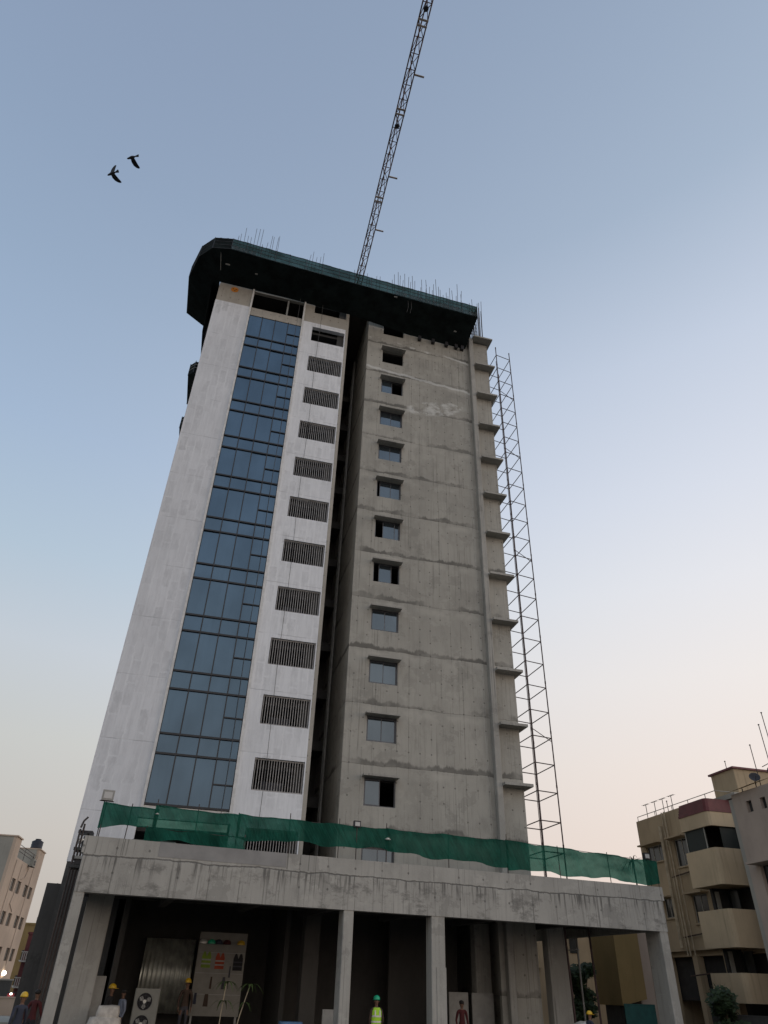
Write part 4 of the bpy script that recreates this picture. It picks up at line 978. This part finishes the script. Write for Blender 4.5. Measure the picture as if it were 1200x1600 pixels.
# ---- pinkish grey block, nearer, at the right edge
gb = thing('grey_block', 'pinkish grey plastered block cut by the right edge of the picture', 'building', (26, -6, 0))
def wall_gb(y0, y1, z0, z1, holes):
    b = MB().wall(-y1, -y0, z0, z1, 26, 26.3, [(-h[1], -h[0], h[2], h[3]) for h in holes]); b.v = [(y-26, -x+6, z) for x, y, z in b.v]; return b
gw = [(-4.62, -4.24, 9.52, 10.03), (-5.55, -5.2, 9.5, 10.0), (-5.6, -4.1, 6.0, 7.25)]
wall_gb(-9.5, -3.35, 0, 10.5, gw).build('wall', 'pink', gb)
MB().box(.3, 7, 2.35, 2.65, 0, 10.5).build('end_wall', 'pink', gb)
MB().prism([(0, 2.65), (.0, 2.9), (.35, 2.9), (.35, 2.65)], 0, 10.3).build('corner_strip', 'greyp', gb)
MB().box(.6, .7, -3.4, 2.3, 0, 10.4).build('inner_wall', 'inner', gb)
MB().box(.31, 7, -3.4, 2.34, 10.3, 10.48).build('roof', 'greyp', gb)
for y0, y1, z0, z1 in gw:
    e = empty('window', gb, (.15, y0+6, z0)); w_ = y1-y0
    MB().box(0, .03, .03, w_-.03, .03, z1-z0-.03).build('pane', 'dglass', e)
    if w_ > 1: MB().box(-.75, -.155, -.2, w_+.2, z1-z0+.02, z1-z0+.12).build('sunshade', 'pink', e); MB().box(-.02, .05, w_/2-.03, w_/2+.03, 0, z1-z0).build('frame', 'greyp', e)
MB().path([(-.03, .6-.2, 9.4), (-.03, .2-.2, 8.9), (-.03, -.6, 8.55), (-.03, -1.6, 8.4)], .02, 5).build('cable', 'steel', gb)
# awning sheet, dishes, tank and poles on its roof
aw = thing('awning_sheet', 'yellowish sloping awning sheet on the roof of the grey block', 'awning', (26, -4.6, 10.5))
MB().poly([(-.3, 1.5, .05), (1.2, 1.5, .55), (1.2, -.8, .62), (-.3, -.8, .12)]).build('sheet', 'ochre', aw)
for y in (-.7, 1.4): MB().tube((.9, y, 0), (.9, y, .5), .025, 5).build('post', 'steel', aw)
def dish(label, loc, r, az):
    t = thing('satellite_dish', label, 'satellite dish', loc, az, group='satellite dishes on the right roof')
    MB().tube((0, 0, 0), (0, 0, .55), .025, 6).build('mast', 'steel', t)
    b = MB().lathe([(.02, 0), (r*.5, .03), (r*.85, .09), (r, .14), (r*.98, .145), (r*.8, .1), (r*.4, .05), (.02, .03)], 20)
    b.xform(Matrix.Translation((0, -.06, .65)) @ Matrix.Rotation(R(62), 4, 'X')); b.build('bowl', 'jean', t, smooth=True)
    MB().tube((0, -.1, .4), (0, -.5, .72), .012, 5).build('feed_arm', 'steel', t)
dish('grey satellite dish left on the roof of the grey block', (27.0, -4.1, 10.55), .26, R(-30))
dish('larger bluish satellite dish right on the roof of the grey block', (27.3, -5.1, 10.6), .32, R(-20))
tk = thing('water_tank', 'dark water tank on the roof of the grey block', 'water tank', (27.4, -6.0, 10.5))
MB().lathe([(.5, 0), (.52, .3), (.5, .32), (.52, .62), (.5, .64), (.5, 1.0), (.2, 1.15), (.2, 1.22), (.02, 1.23)], 20).build('body', 'tank', tk, smooth=True)
MB().lathe([(.22, 0), (.22, .05), (.05, .08)], 14, (0, 0, 1.2)).build('lid', 'tank', tk)
for (x, y, h, lab, ar) in ((27.2, -4.2, 2.35, 'thick dark pole with cap beside the satellite dishes', 0), (27.4, -5.35, 3.7, 'tallest thin whip antenna at the right edge', 0), (27.4, -4.95, 3.2, 'thin bent whip antenna next to the tallest one', 0)):
    antenna('whip_antenna', lab, (x, y, 10.5), h, ar)
tr_ = thing('roof_frame', 'small steel pipe frame on the roof at the right edge', 'pipe frame', (27.5, -5.3, 10.5))
for a, b in (((0, .5, 0), (0, 0, 2.0)), ((0, -.5, 0), (0, 0, 2.0)), ((.4, 0, 0), (0, 0, 2.0)), ((0, 1.0, 1.3), (0, -1.4, 1.55))): MB().tube(a, b, .02, 5).build('pipe', 'steel', tr_)

# ---- lower structures seen through the right bay
lb = thing('rear_building', 'low ochre building behind the right bay of the podium', 'building', (25, 14, 0))
MB().box(-7, 6, 0, 8, 0, 7.2).build('wall', 'yellow', lb)
MB().box(-7.05, 6.05, -.25, 0, 6.9, 7.25).build('parapet', 'yellow', lb)
for x in (-5.6, -3.4, -.9): 
    MB().tube((x, -.1, 0), (x, -.1, 6.9), .05, 6).build('drain_pipe', 'steel', lb)
for x, z in ((-6.1, 2.2), (-4.6, 4.3), (-2.3, 2.2), (.6, 4.3), (.6, 1.6)):
    e = empty('window', lb, (x, -.02, z)); MB().box(-.28, .28, -.03, -.001, 0, 1.15).build('pane', 'dglass', e)
    MB().box(-.4, .4, -.35, -.002, 1.2, 1.28).build('sunshade', 'yellow', e)
for z in (1.4, 3.6, 5.6): MB().tube((-6.5, -.14, z), (-3.2, -.14, z+.05), .035, 6).build('pipe', 'steel', lb)
sb = thing('stair_block', 'ochre stair block with sloping underside beside the right corner column', 'building', (23.6, 4.3, 0))
b = MB(); pts = [(-.75, 1.68), (.7, 1.98), (.7, 5.6), (-.75, 5.6)]
b.poly([(x, 0, z) for x, z in pts]); b.poly([(x, 2.5, z) for x, z in reversed(pts)])
for (a, c), (d, e_) in zip(pts, pts[1:]+pts[:1]): b.quad((a, 0, c), (a, 2.5, c), (d, 2.5, e_), (d, 0, e_))
b.build('wall', 'ochre', sb)
MB().box(.71, 1.6, .6, 2.5, 0, 5.0).build('side_wall', 'pink', sb)
MB().box(-.6, -.4, .5, 2.0, 0, 1.7).build('pier', 'old', sb)
panel('teal_sheet', 'teal sheet fence below the ochre stair block', (23.6, 4.0, 0), 0, 1.7, 1.75, 'teal', 0, 'fence')
panel('dark_sheet', 'dark fence sheet along the foot of the yellow block', (26.2, -1.8, 0), R(-80), 6.0, 1.5, 'old', 0, 'fence')
# ---- trees
def tree(name, label, loc, h, rad, n, seed, mat='leaf', lobes=7, ls=.16, sq=.8):
    rnd = random.Random(seed); t = thing(name, label, 'tree', loc)
    tr = MB(); tr.tube((0, 0, 0), (.05, 0, h*.45), .09*h/4, 8, .06*h/4)
    cs = []
    for k in range(lobes):
        a = rnd.uniform(0, 6.28); rr = rad*rnd.uniform(.1, .65); c = Vector((rr*math.cos(a), rr*math.sin(a), h*.62+rnd.uniform(-.25, .35)*h*.9)); cs.append((c, rad*rnd.uniform(.35, .55)))
        tr.tube((.05, 0, h*.42), tuple(c), .035*h/4, 6, .012*h/4)
    tr.build('trunk', 'bark', t)
    cr = MB()
    for k in range(n):
        c, r_ = rnd.choice(cs); d = Vector((rnd.gauss(0, 1), rnd.gauss(0, 1), rnd.gauss(0, 1))).normalized()*r_*rnd.uniform(.35, 1.05); d.z *= sq
        p = c+d; u = Vector((rnd.gauss(0, 1), rnd.gauss(0, 1), rnd.gauss(0, .6))).normalized(); v_ = u.orthogonal().normalized(); L = ls*rnd.uniform(.6, 1.3)
        cr.quad(p-u*L, p+v_*L*.4, p+u*L, p-v_*L*.4)
    cr.build('crown', mat, t)
tree('small_tree', 'small dark leafy tree in front of the ochre building at the right', (21.1, 5.2, 0), 3.6, 1.0, 2600, 5)
tree('shrub', 'low dark shrubs beside the pole under the right bay', (20.2, 4.6, 0), 1.7, .9, 1500, 8)
pt = thing('palm_tree', 'wispy brown palm top behind the far corner of the yellow block', 'palm tree', (34.6, 19.5, 0))
MB().path([(0, 0, 0), (.1, 0, 6), (.0, 0, 10.9)], .06, 8).build('trunk', 'bark', pt)
rnd_ = random.Random(4)
for k in range(26):
    a_ = rnd_.uniform(0, 6.28); L = rnd_.uniform(.9, 1.5); up_ = rnd_.uniform(.3, 1.0); prev = None; b = MB()
    for q in range(7):
        f = q/6; c = Vector((L*f*math.cos(a_), L*f*math.sin(a_), 10.9+L*(up_*f-.9*f*f))); s_ = Vector((-math.sin(a_), math.cos(a_), 0))*(.05*(1-f)+.008)
        if prev: b.quad(prev[0], c-s_, c+s_, prev[1])
        prev = (c-s_, c+s_)
    b.build('frond', 'bark', pt)
t = thing('lamp_pole', 'thin grey pole with a crossbar in front of the small dark tree', 'pole', (20.05, 3.2, 0))
MB().tube((0, 0, 0), (0, 0, 5.0), .05, 8).build('post', 'grey', t); MB().tube((-.5, 0, 3.9), (.1, 0, 3.95), .03, 6).build('crossbar', 'grey', t)
tree('shrub', 'dark bushes at the foot of the yellow block', (25.2, -.6, 0), 2.3, 1.2, 2200, 21)

# ================================================================== LEFT SIDE
LA = R(-3)      # side face runs 3 degrees clockwise from +Y
cbx = thing('cream_building', 'cream building with narrow paired windows and grey end walls at the left edge', 'building', (-16.92, 50, 0), LA)
# local: +y runs along the side face, building lies at -x, side face is x = 0
wl = []
for z in (9.25, 6.3, 3.35):
    for y in (2.9, 5.5, 9.0, 11.3): wl.append((y, y+1.55, z, z+1.15))
b = MB().wall(0, 14.2, 0, 12.2, 0, .3, wl); b.v = [(-y, x, z) for x, y, z in b.v]; 
b.f = [tuple(reversed(f)) for f in b.f]; b.build('side_wall', 'cream', cbx)
MB().box(-8, -.302, 0, .3, 0, 13.83).build('front_wall', 'greyp', cbx)
MB().box(-8, -.0, .302, 2.2, 12.2, 13.8).build('front_tower', 'cream', cbx)
MB().box(-.3, .0, 0, .3, 12.2, 13.82).build('front_corner', 'cream', cbx)
MB().box(-8, .12, -.1, 2.3, 13.83, 13.95).build('coping', 'cream', cbx)
MB().box(-3.4, -.002, 11.1, 14.2, 12.2, 14.2).build('stair_tower', 'cream', cbx)
MB().box(-3.4, -.25, 11.04, 11.098, 12.2, 14.2).build('stair_tower_front', 'greyp', cbx)
MB().box(-3.5, .1, 11.0, 14.3, 14.2, 14.3).build('coping', 'cream', cbx)
MB().box(-8, -.31, .31, 14.1, 11.9, 12.1).build('roof', 'greyp', cbx)
MB().box(-.7, -.6, .31, 14.1, 0, 11.8).build('inner_wall', 'inner', cbx)
for y0, y1, z0, z1 in wl:
    e = empty('window', cbx, (-.16, y0, z0)); MB().box(-.02, .02, .03, y1-y0-.03, .03, z1-z0-.03).build('pane', 'dglass', e)
    MB().box(.02, .05, (y1-y0)/2-.03, (y1-y0)/2+.03, .03, z1-z0-.03).build('frame', 'greyp', e)
for pts in ([(.05, 2.3, 12.0), (.05, 2.3, 1.0)], [(.05, 5.0, 11.9), (.05, 5.0, 9.0), (.05, 4.6, 8.2), (.05, 6.4, 7.6)], [(.05, 10.4, 12.2), (.05, 10.4, 1.0)], [(.05, 8.2, 11.8), (.05, 7.6, 10.9), (.05, 6.2, 10.6)]):
    MB().path(pts, .032, 5).build('drain_pipe', 'pink', cbx)
def lpt(x, y, z):
    return (-16.92+x*math.cos(LA)-y*math.sin(LA), 50+x*math.sin(LA)+y*math.cos(LA), z)
ac_unit('ac_condenser', 'small condenser mounted at the roof edge of the cream building', lpt(.35, 8.0, 12.0), R(85), (.4,), .95, .4, .8)
for k, dz in enumerate((13.2, 13.5, 13.8)): MB().tube(lpt(-.4, 2.2, dz), lpt(-.6, 11, dz), .03, 5).v
wr = thing('roof_rail', 'pipe rails on the roof of the cream building', 'railing', lpt(-.4, 6, 12.1), LA)
for dz in (.9, 1.2, 1.5): MB().tube((0, -3.7, dz), (0, 5.0, dz), .03, 5).build('rail', 'rebar', wr)
for y in (-3.6, .5, 4.8): MB().tube((0, y, 0), (0, y, 1.55), .03, 5).build('post', 'rebar', wr)
tk = thing('water_tank', 'black water tank on the stair tower of the cream building', 'water tank', lpt(-.75, 12.3, 14.3))
MB().lathe([(.62, 0), (.66, .25), (.62, .28), (.66, .55), (.62, .58), (.66, .85), (.3, 1.05), (.3, 1.12), (.02, 1.14)], 18).build('body', 'tank', tk, smooth=True)
MB().lathe([(.33, 0), (.33, .06), (.1, .1)], 14, (0, 0, 1.08)).build('lid', 'tank', tk)
wlp = thing('wall_lamp', 'bright lit lamp low on the wall of the cream building', 'lamp', lpt(.12, 10.2, 2.25), LA)
MB().lathe([(.05, -.2), (.22, -.1), (.26, .05), (.18, .2), (.04, .26)], 14).build('globe', 'lampon', wlp, smooth=True)
MB().box(-.13, -.02, -.06, .06, -.05, .2).build('bracket', 'dark', wlp)
# compound wall in front of it
cwl = thing('compound_wall', 'low dark compound wall at the left edge of the picture', 'wall', (-12.5, 36, 0))
MB().bbox(-6, 1.2, -.15, .15, 0, 1.75, .02).build('wall', 'old', cwl); MB().box(-6.05, 1.25, -.2, .2, 1.752, 1.85).build('coping', 'greyp', cwl)
rp = thing('low_parapet', 'low pale beige parapet wall beyond the site road at left', 'wall', (-8.4, 20, 0), R(8))
MB().bbox(-1.2, 1.8, -.15, .15, 0, .95, .02).build('wall', 'cream', rp); MB().box(-1.25, 1.85, -.2, .2, .952, 1.02).build('coping', 'cream', rp)
# dark netted hoarding beside the tower
hg = thing('dark_hoarding', 'tall dark sheeted hoarding beside the left foot of the tower', 'hoarding', (-5.1, 7.6, 0), R(0))
for k in range(5):
    b = MB(); W = .32; n = 8
    for j in (0, 1):
        for i in range(n+1): b.v.append((-.8+k*W+W*i/n, .02*math.sin(i*math.pi/2), (5.75+.03*k)*j))
    for i in range(n): b.f.append((i, i+1, n+2+i, n+1+i))
    b.build('sheet', 'dark', hg)
for z in (1.2, 3.2, 5.2): MB().tube((-.85, -.06, z), (.85, -.06, z), .03, 5).build('rail', 'dark', hg)
for x in (-.8, .0, .8): MB().tube((x, .08, 0), (x, .08, 5.9), .04, 6).build('post', 'dark', hg)
# telecom lattice
tm = thing('lattice_mast', 'far pale lattice telecom mast above the dark hoarding', 'mast', (-20.4, 110, 0))
for sx, sy in ((-1, -1), (1, -1), (1, 1), (-1, 1)): MB().tube((sx*.75, sy*.75, 0), (sx*.6, sy*.6, 15.2), .07, 5).build('leg', 'grey', tm)
for k in range(12):
    z = 1.2*k+.6; w_ = .74-.012*k
    for a, c in (((-1, -1), (1, -1)), ((1, -1), (1, 1)), ((1, 1), (-1, 1)), ((-1, 1), (-1, -1))):
        MB().tube((a[0]*w_, a[1]*w_, z), (c[0]*w_, c[1]*w_, z+1.2), .045, 4).build('brace', 'grey', tm)
        MB().tube((a[0]*w_, a[1]*w_, z), (c[0]*w_, c[1]*w_, z), .04, 4).build('ring', 'grey', tm)
for z in (14.2, 12.9): 
    for x in (-.8, .8): MB().box(x-.12, x+.12, -.95, -.75, z-.8, z+.6).build('panel_antenna', 'grey', tm)
# far buildings
def far(label, loc, W, D, H, mat, cols, rws, ww=.9, wh_=1.2, z0=1.0, dz=3.0, balc=False, rz=0):
    t = thing('far_building', label, 'building', loc, rz)
    MB().box(-W/2, W/2, 0, D, 0, H).build('wall', mat, t); MB().box(-W/2-.1, W/2+.1, -.1, D, H, H+.25).build('parapet', mat, t)
    for r in range(rws):
        for c in range(cols):
            x = -W/2+(c+.5)*W/cols; z = z0+r*dz
            e = empty('window', t, (x, -.01, z)); MB().box(-ww/2, ww/2, -.05, -.001, 0, wh_).build('pane', 'dglass', e); MB().box(-ww/2-.1, ww/2+.1, -.12, -.002, -.12, -.02).build('sill', 'stripe', e)
        if balc:
            MB().box(-W/2-.1, W/2+.1, -1.0, -.13, z0+r*dz-.5, z0+r*dz-.35).build('balcony', 'stripe', t)
            for c in range(8): x = -W/2+.1+c*(W-.2)/7; MB().box(x-.04, x+.04, -1.0, -.95, z0+r*dz-.35, z0+r*dz+.5).build('baluster', 'stripe', t)
            MB().box(-W/2-.1, W/2+.1, -1.02, -.94, z0+r*dz+.501, z0+r*dz+.58).build('balcony_rail', 'stripe', t)
far('far ochre yellow building with water tanks left of the dark hoarding', (-18.4, 92, 0), 5.2, 8, 8.3, 'ochre', 2, 2)
far('narrow red and white building with balconies beyond the cream building', (-16.2, 74, 0), 1.7, 6, 6.4, 'red', 1, 2, .7, 1.3, 1.4, 2.6, True)
far('dark grey gabled shed front beside the red and white building', (-14.6, 70, 0), 1.5, 8, 5.6, 'old', 1, 1, .5, .8, 3.2)
for x, lab in ((-19.1, 'left of two small black tanks on the far ochre building'), (-18.0, 'right of two small black tanks on the far ochre building')):
    tk = thing('water_tank', lab, 'water tank', (x, 93, 8.55)); MB().lathe([(.42, 0), (.45, .4), (.42, .42), (.45, .8), (.15, .95), (.02, .96)], 14).build('body', 'tank', tk, smooth=True); MB().lathe([(.16, 0), (.16, .08)], 10, (0, 0, .93)).build('lid', 'tank', tk)
# street floodlights
sl = thing('street_lamp', 'lamp post with two lit floodlights left of the podium', 'street lamp', (-7.05, 20, 0))
MB().tube((0, 0, 0), (0, 0, 2.9), .05, 8).build('post', 'teal', sl); MB().tube((-.35, 0, 2.85), (.35, 0, 2.8), .03, 6).build('arm', 'dark', sl)
for x in (-.28, .26):
    MB().box(x-.17, x+.17, -.1, .06, 2.68, 2.98).build('housing', 'dark', sl); MB().box(x-.15, x+.15, -.115, -.102, 2.7, 2.96).build('lens', 'lampw', sl)
# parked scooter / red vehicle far away, and hedge
def scooter(label, loc, rz):
    t = thing('scooter', label, 'scooter', loc, rz)
    for y in (-.62, .62):
        b = MB().lathe([(.17, -.045), (.25, -.03), (.27, 0), (.25, .03), (.17, .045)], 18); b.xform(Matrix.Translation((0, y, .27)) @ Matrix.Rotation(R(90), 4, 'Y')); wv = b.build('wheel', 'dark', t)
        b = MB().lathe([(.03, -.05), (.16, -.03), (.16, .03), (.03, .05)], 12); b.xform(Matrix.Translation((0, y, .27)) @ Matrix.Rotation(R(90), 4, 'Y')); b.build('rim', 'grey', wv)
    MB().prism([(-.2, .1), (.2, .1), (.24, .6), (.1, .95), (-.1, .95), (-.24, .6)], .38, .74).build('body', 'redbox', t)
    MB().bbox(-.16, .16, 0, .8, .74, .84, .05).build('seat', 'blackc', t)
    MB().box(-.2, .2, -.35, .15, .25, .32).build('footboard', 'redbox', t)
    b = MB().prism([(-.2, 0), (.2, 0), (.24, .06), (-.24, .06)], 0, .75); b.xform(Matrix.Translation((0, -.4, .3)) @ Matrix.Rotation(R(-15), 4, 'X')); b.build('leg_shield', 'redbox', t)
    MB().tube((0, -.62, .3), (0, -.36, 1.05), .035, 8).build('steering_column', 'dark', t); MB().tube((-.33, -.33, 1.06), (.33, -.33, 1.06), .025, 6).build('handlebar', 'dark', t)
    MB().lathe([(.02, -.05), (.08, -.03), (.09, .03), (.03, .08)], 12, (0, -.43, .98)).build('headlight', 'lampw', t)
scooter('red scooter with its headlight on beyond the low beige parapet', (-10.35, 31, 0), R(10))
tree('bush', 'dark green bush behind the lamp post left of the podium', (-7.6, 30, 0), 3.0, 1.5, 2600, 31)
tree('bush', 'dark bush at the foot of the dark hoarding', (-6.6, 24, 0), 2.5, 1.0, 1800, 33)
fl = thing('banner', 'yellow and red vertical banner left of the lamp post', 'banner', (-10.9, 42, 0))
MB().tube((0, .05, 0), (0, .05, 4.1), .04, 6).build('pole', 'dark', fl); MB().box(-.25, .3, -.01, .01, 2.6, 4.0).build('cloth', 'hy', fl); MB().box(-.2, .45, -.012, .012, 2.05, 2.58).build('cloth', 'redbox', fl)

# ================================================================== BIRDS
def bird(label, loc, roll, head, flap):
    t = thing('bird', label, 'bird', loc, 0, group='crows flying in the upper left sky')
    M = Matrix.Rotation(head, 4, 'Z') @ Matrix.Rotation(roll, 4, 'Y')
    b = MB().lathe([(.004, -.27), (.02, -.25), (.03, -.235), (.045, -.19), (.042, -.16), (.065, -.08), (.075, 0), (.06, .09), (.03, .17), (.012, .2)], 12)
    b.xform(M @ Matrix.Rotation(R(90), 4, 'X')); b.build('body', 'bird', t, smooth=True)
    tl = MB().poly([(-.02, -.15, 0), (.02, -.15, 0), (.075, -.36, 0), (.03, -.38, .0), (-.03, -.38, 0), (-.075, -.36, 0)]); tl.xform(M); tl.build('tail', 'bird', t)
    for s in (-1, 1):
        wg = MB(); prof = [(0.03, .09, -.1), (.16, .13, -.11), (.3, .1, -.13), (.4, .02, -.16), (.46, -.07, -.15)]
        prev = None
        for x, y0, y1 in prof:
            z = flap*x*(1-.5*x); c = ((s*x*math.cos(flap*.6), y0, z), (s*x*math.cos(flap*.6), y1, z+.01))
            if prev: wg.quad(prev[0], c[0], c[1], prev[1])
            prev = c
        wg.xform(M); wg.build('wing', 'bird', t)
bird('lower left of the two dark birds in the sky', (-8.74, -13.88, 32.97), R(40), R(55), .9)
bird('upper right of the two dark birds in the sky', (-8.22, -13.93, 34.59), R(60), R(60), 1.1)
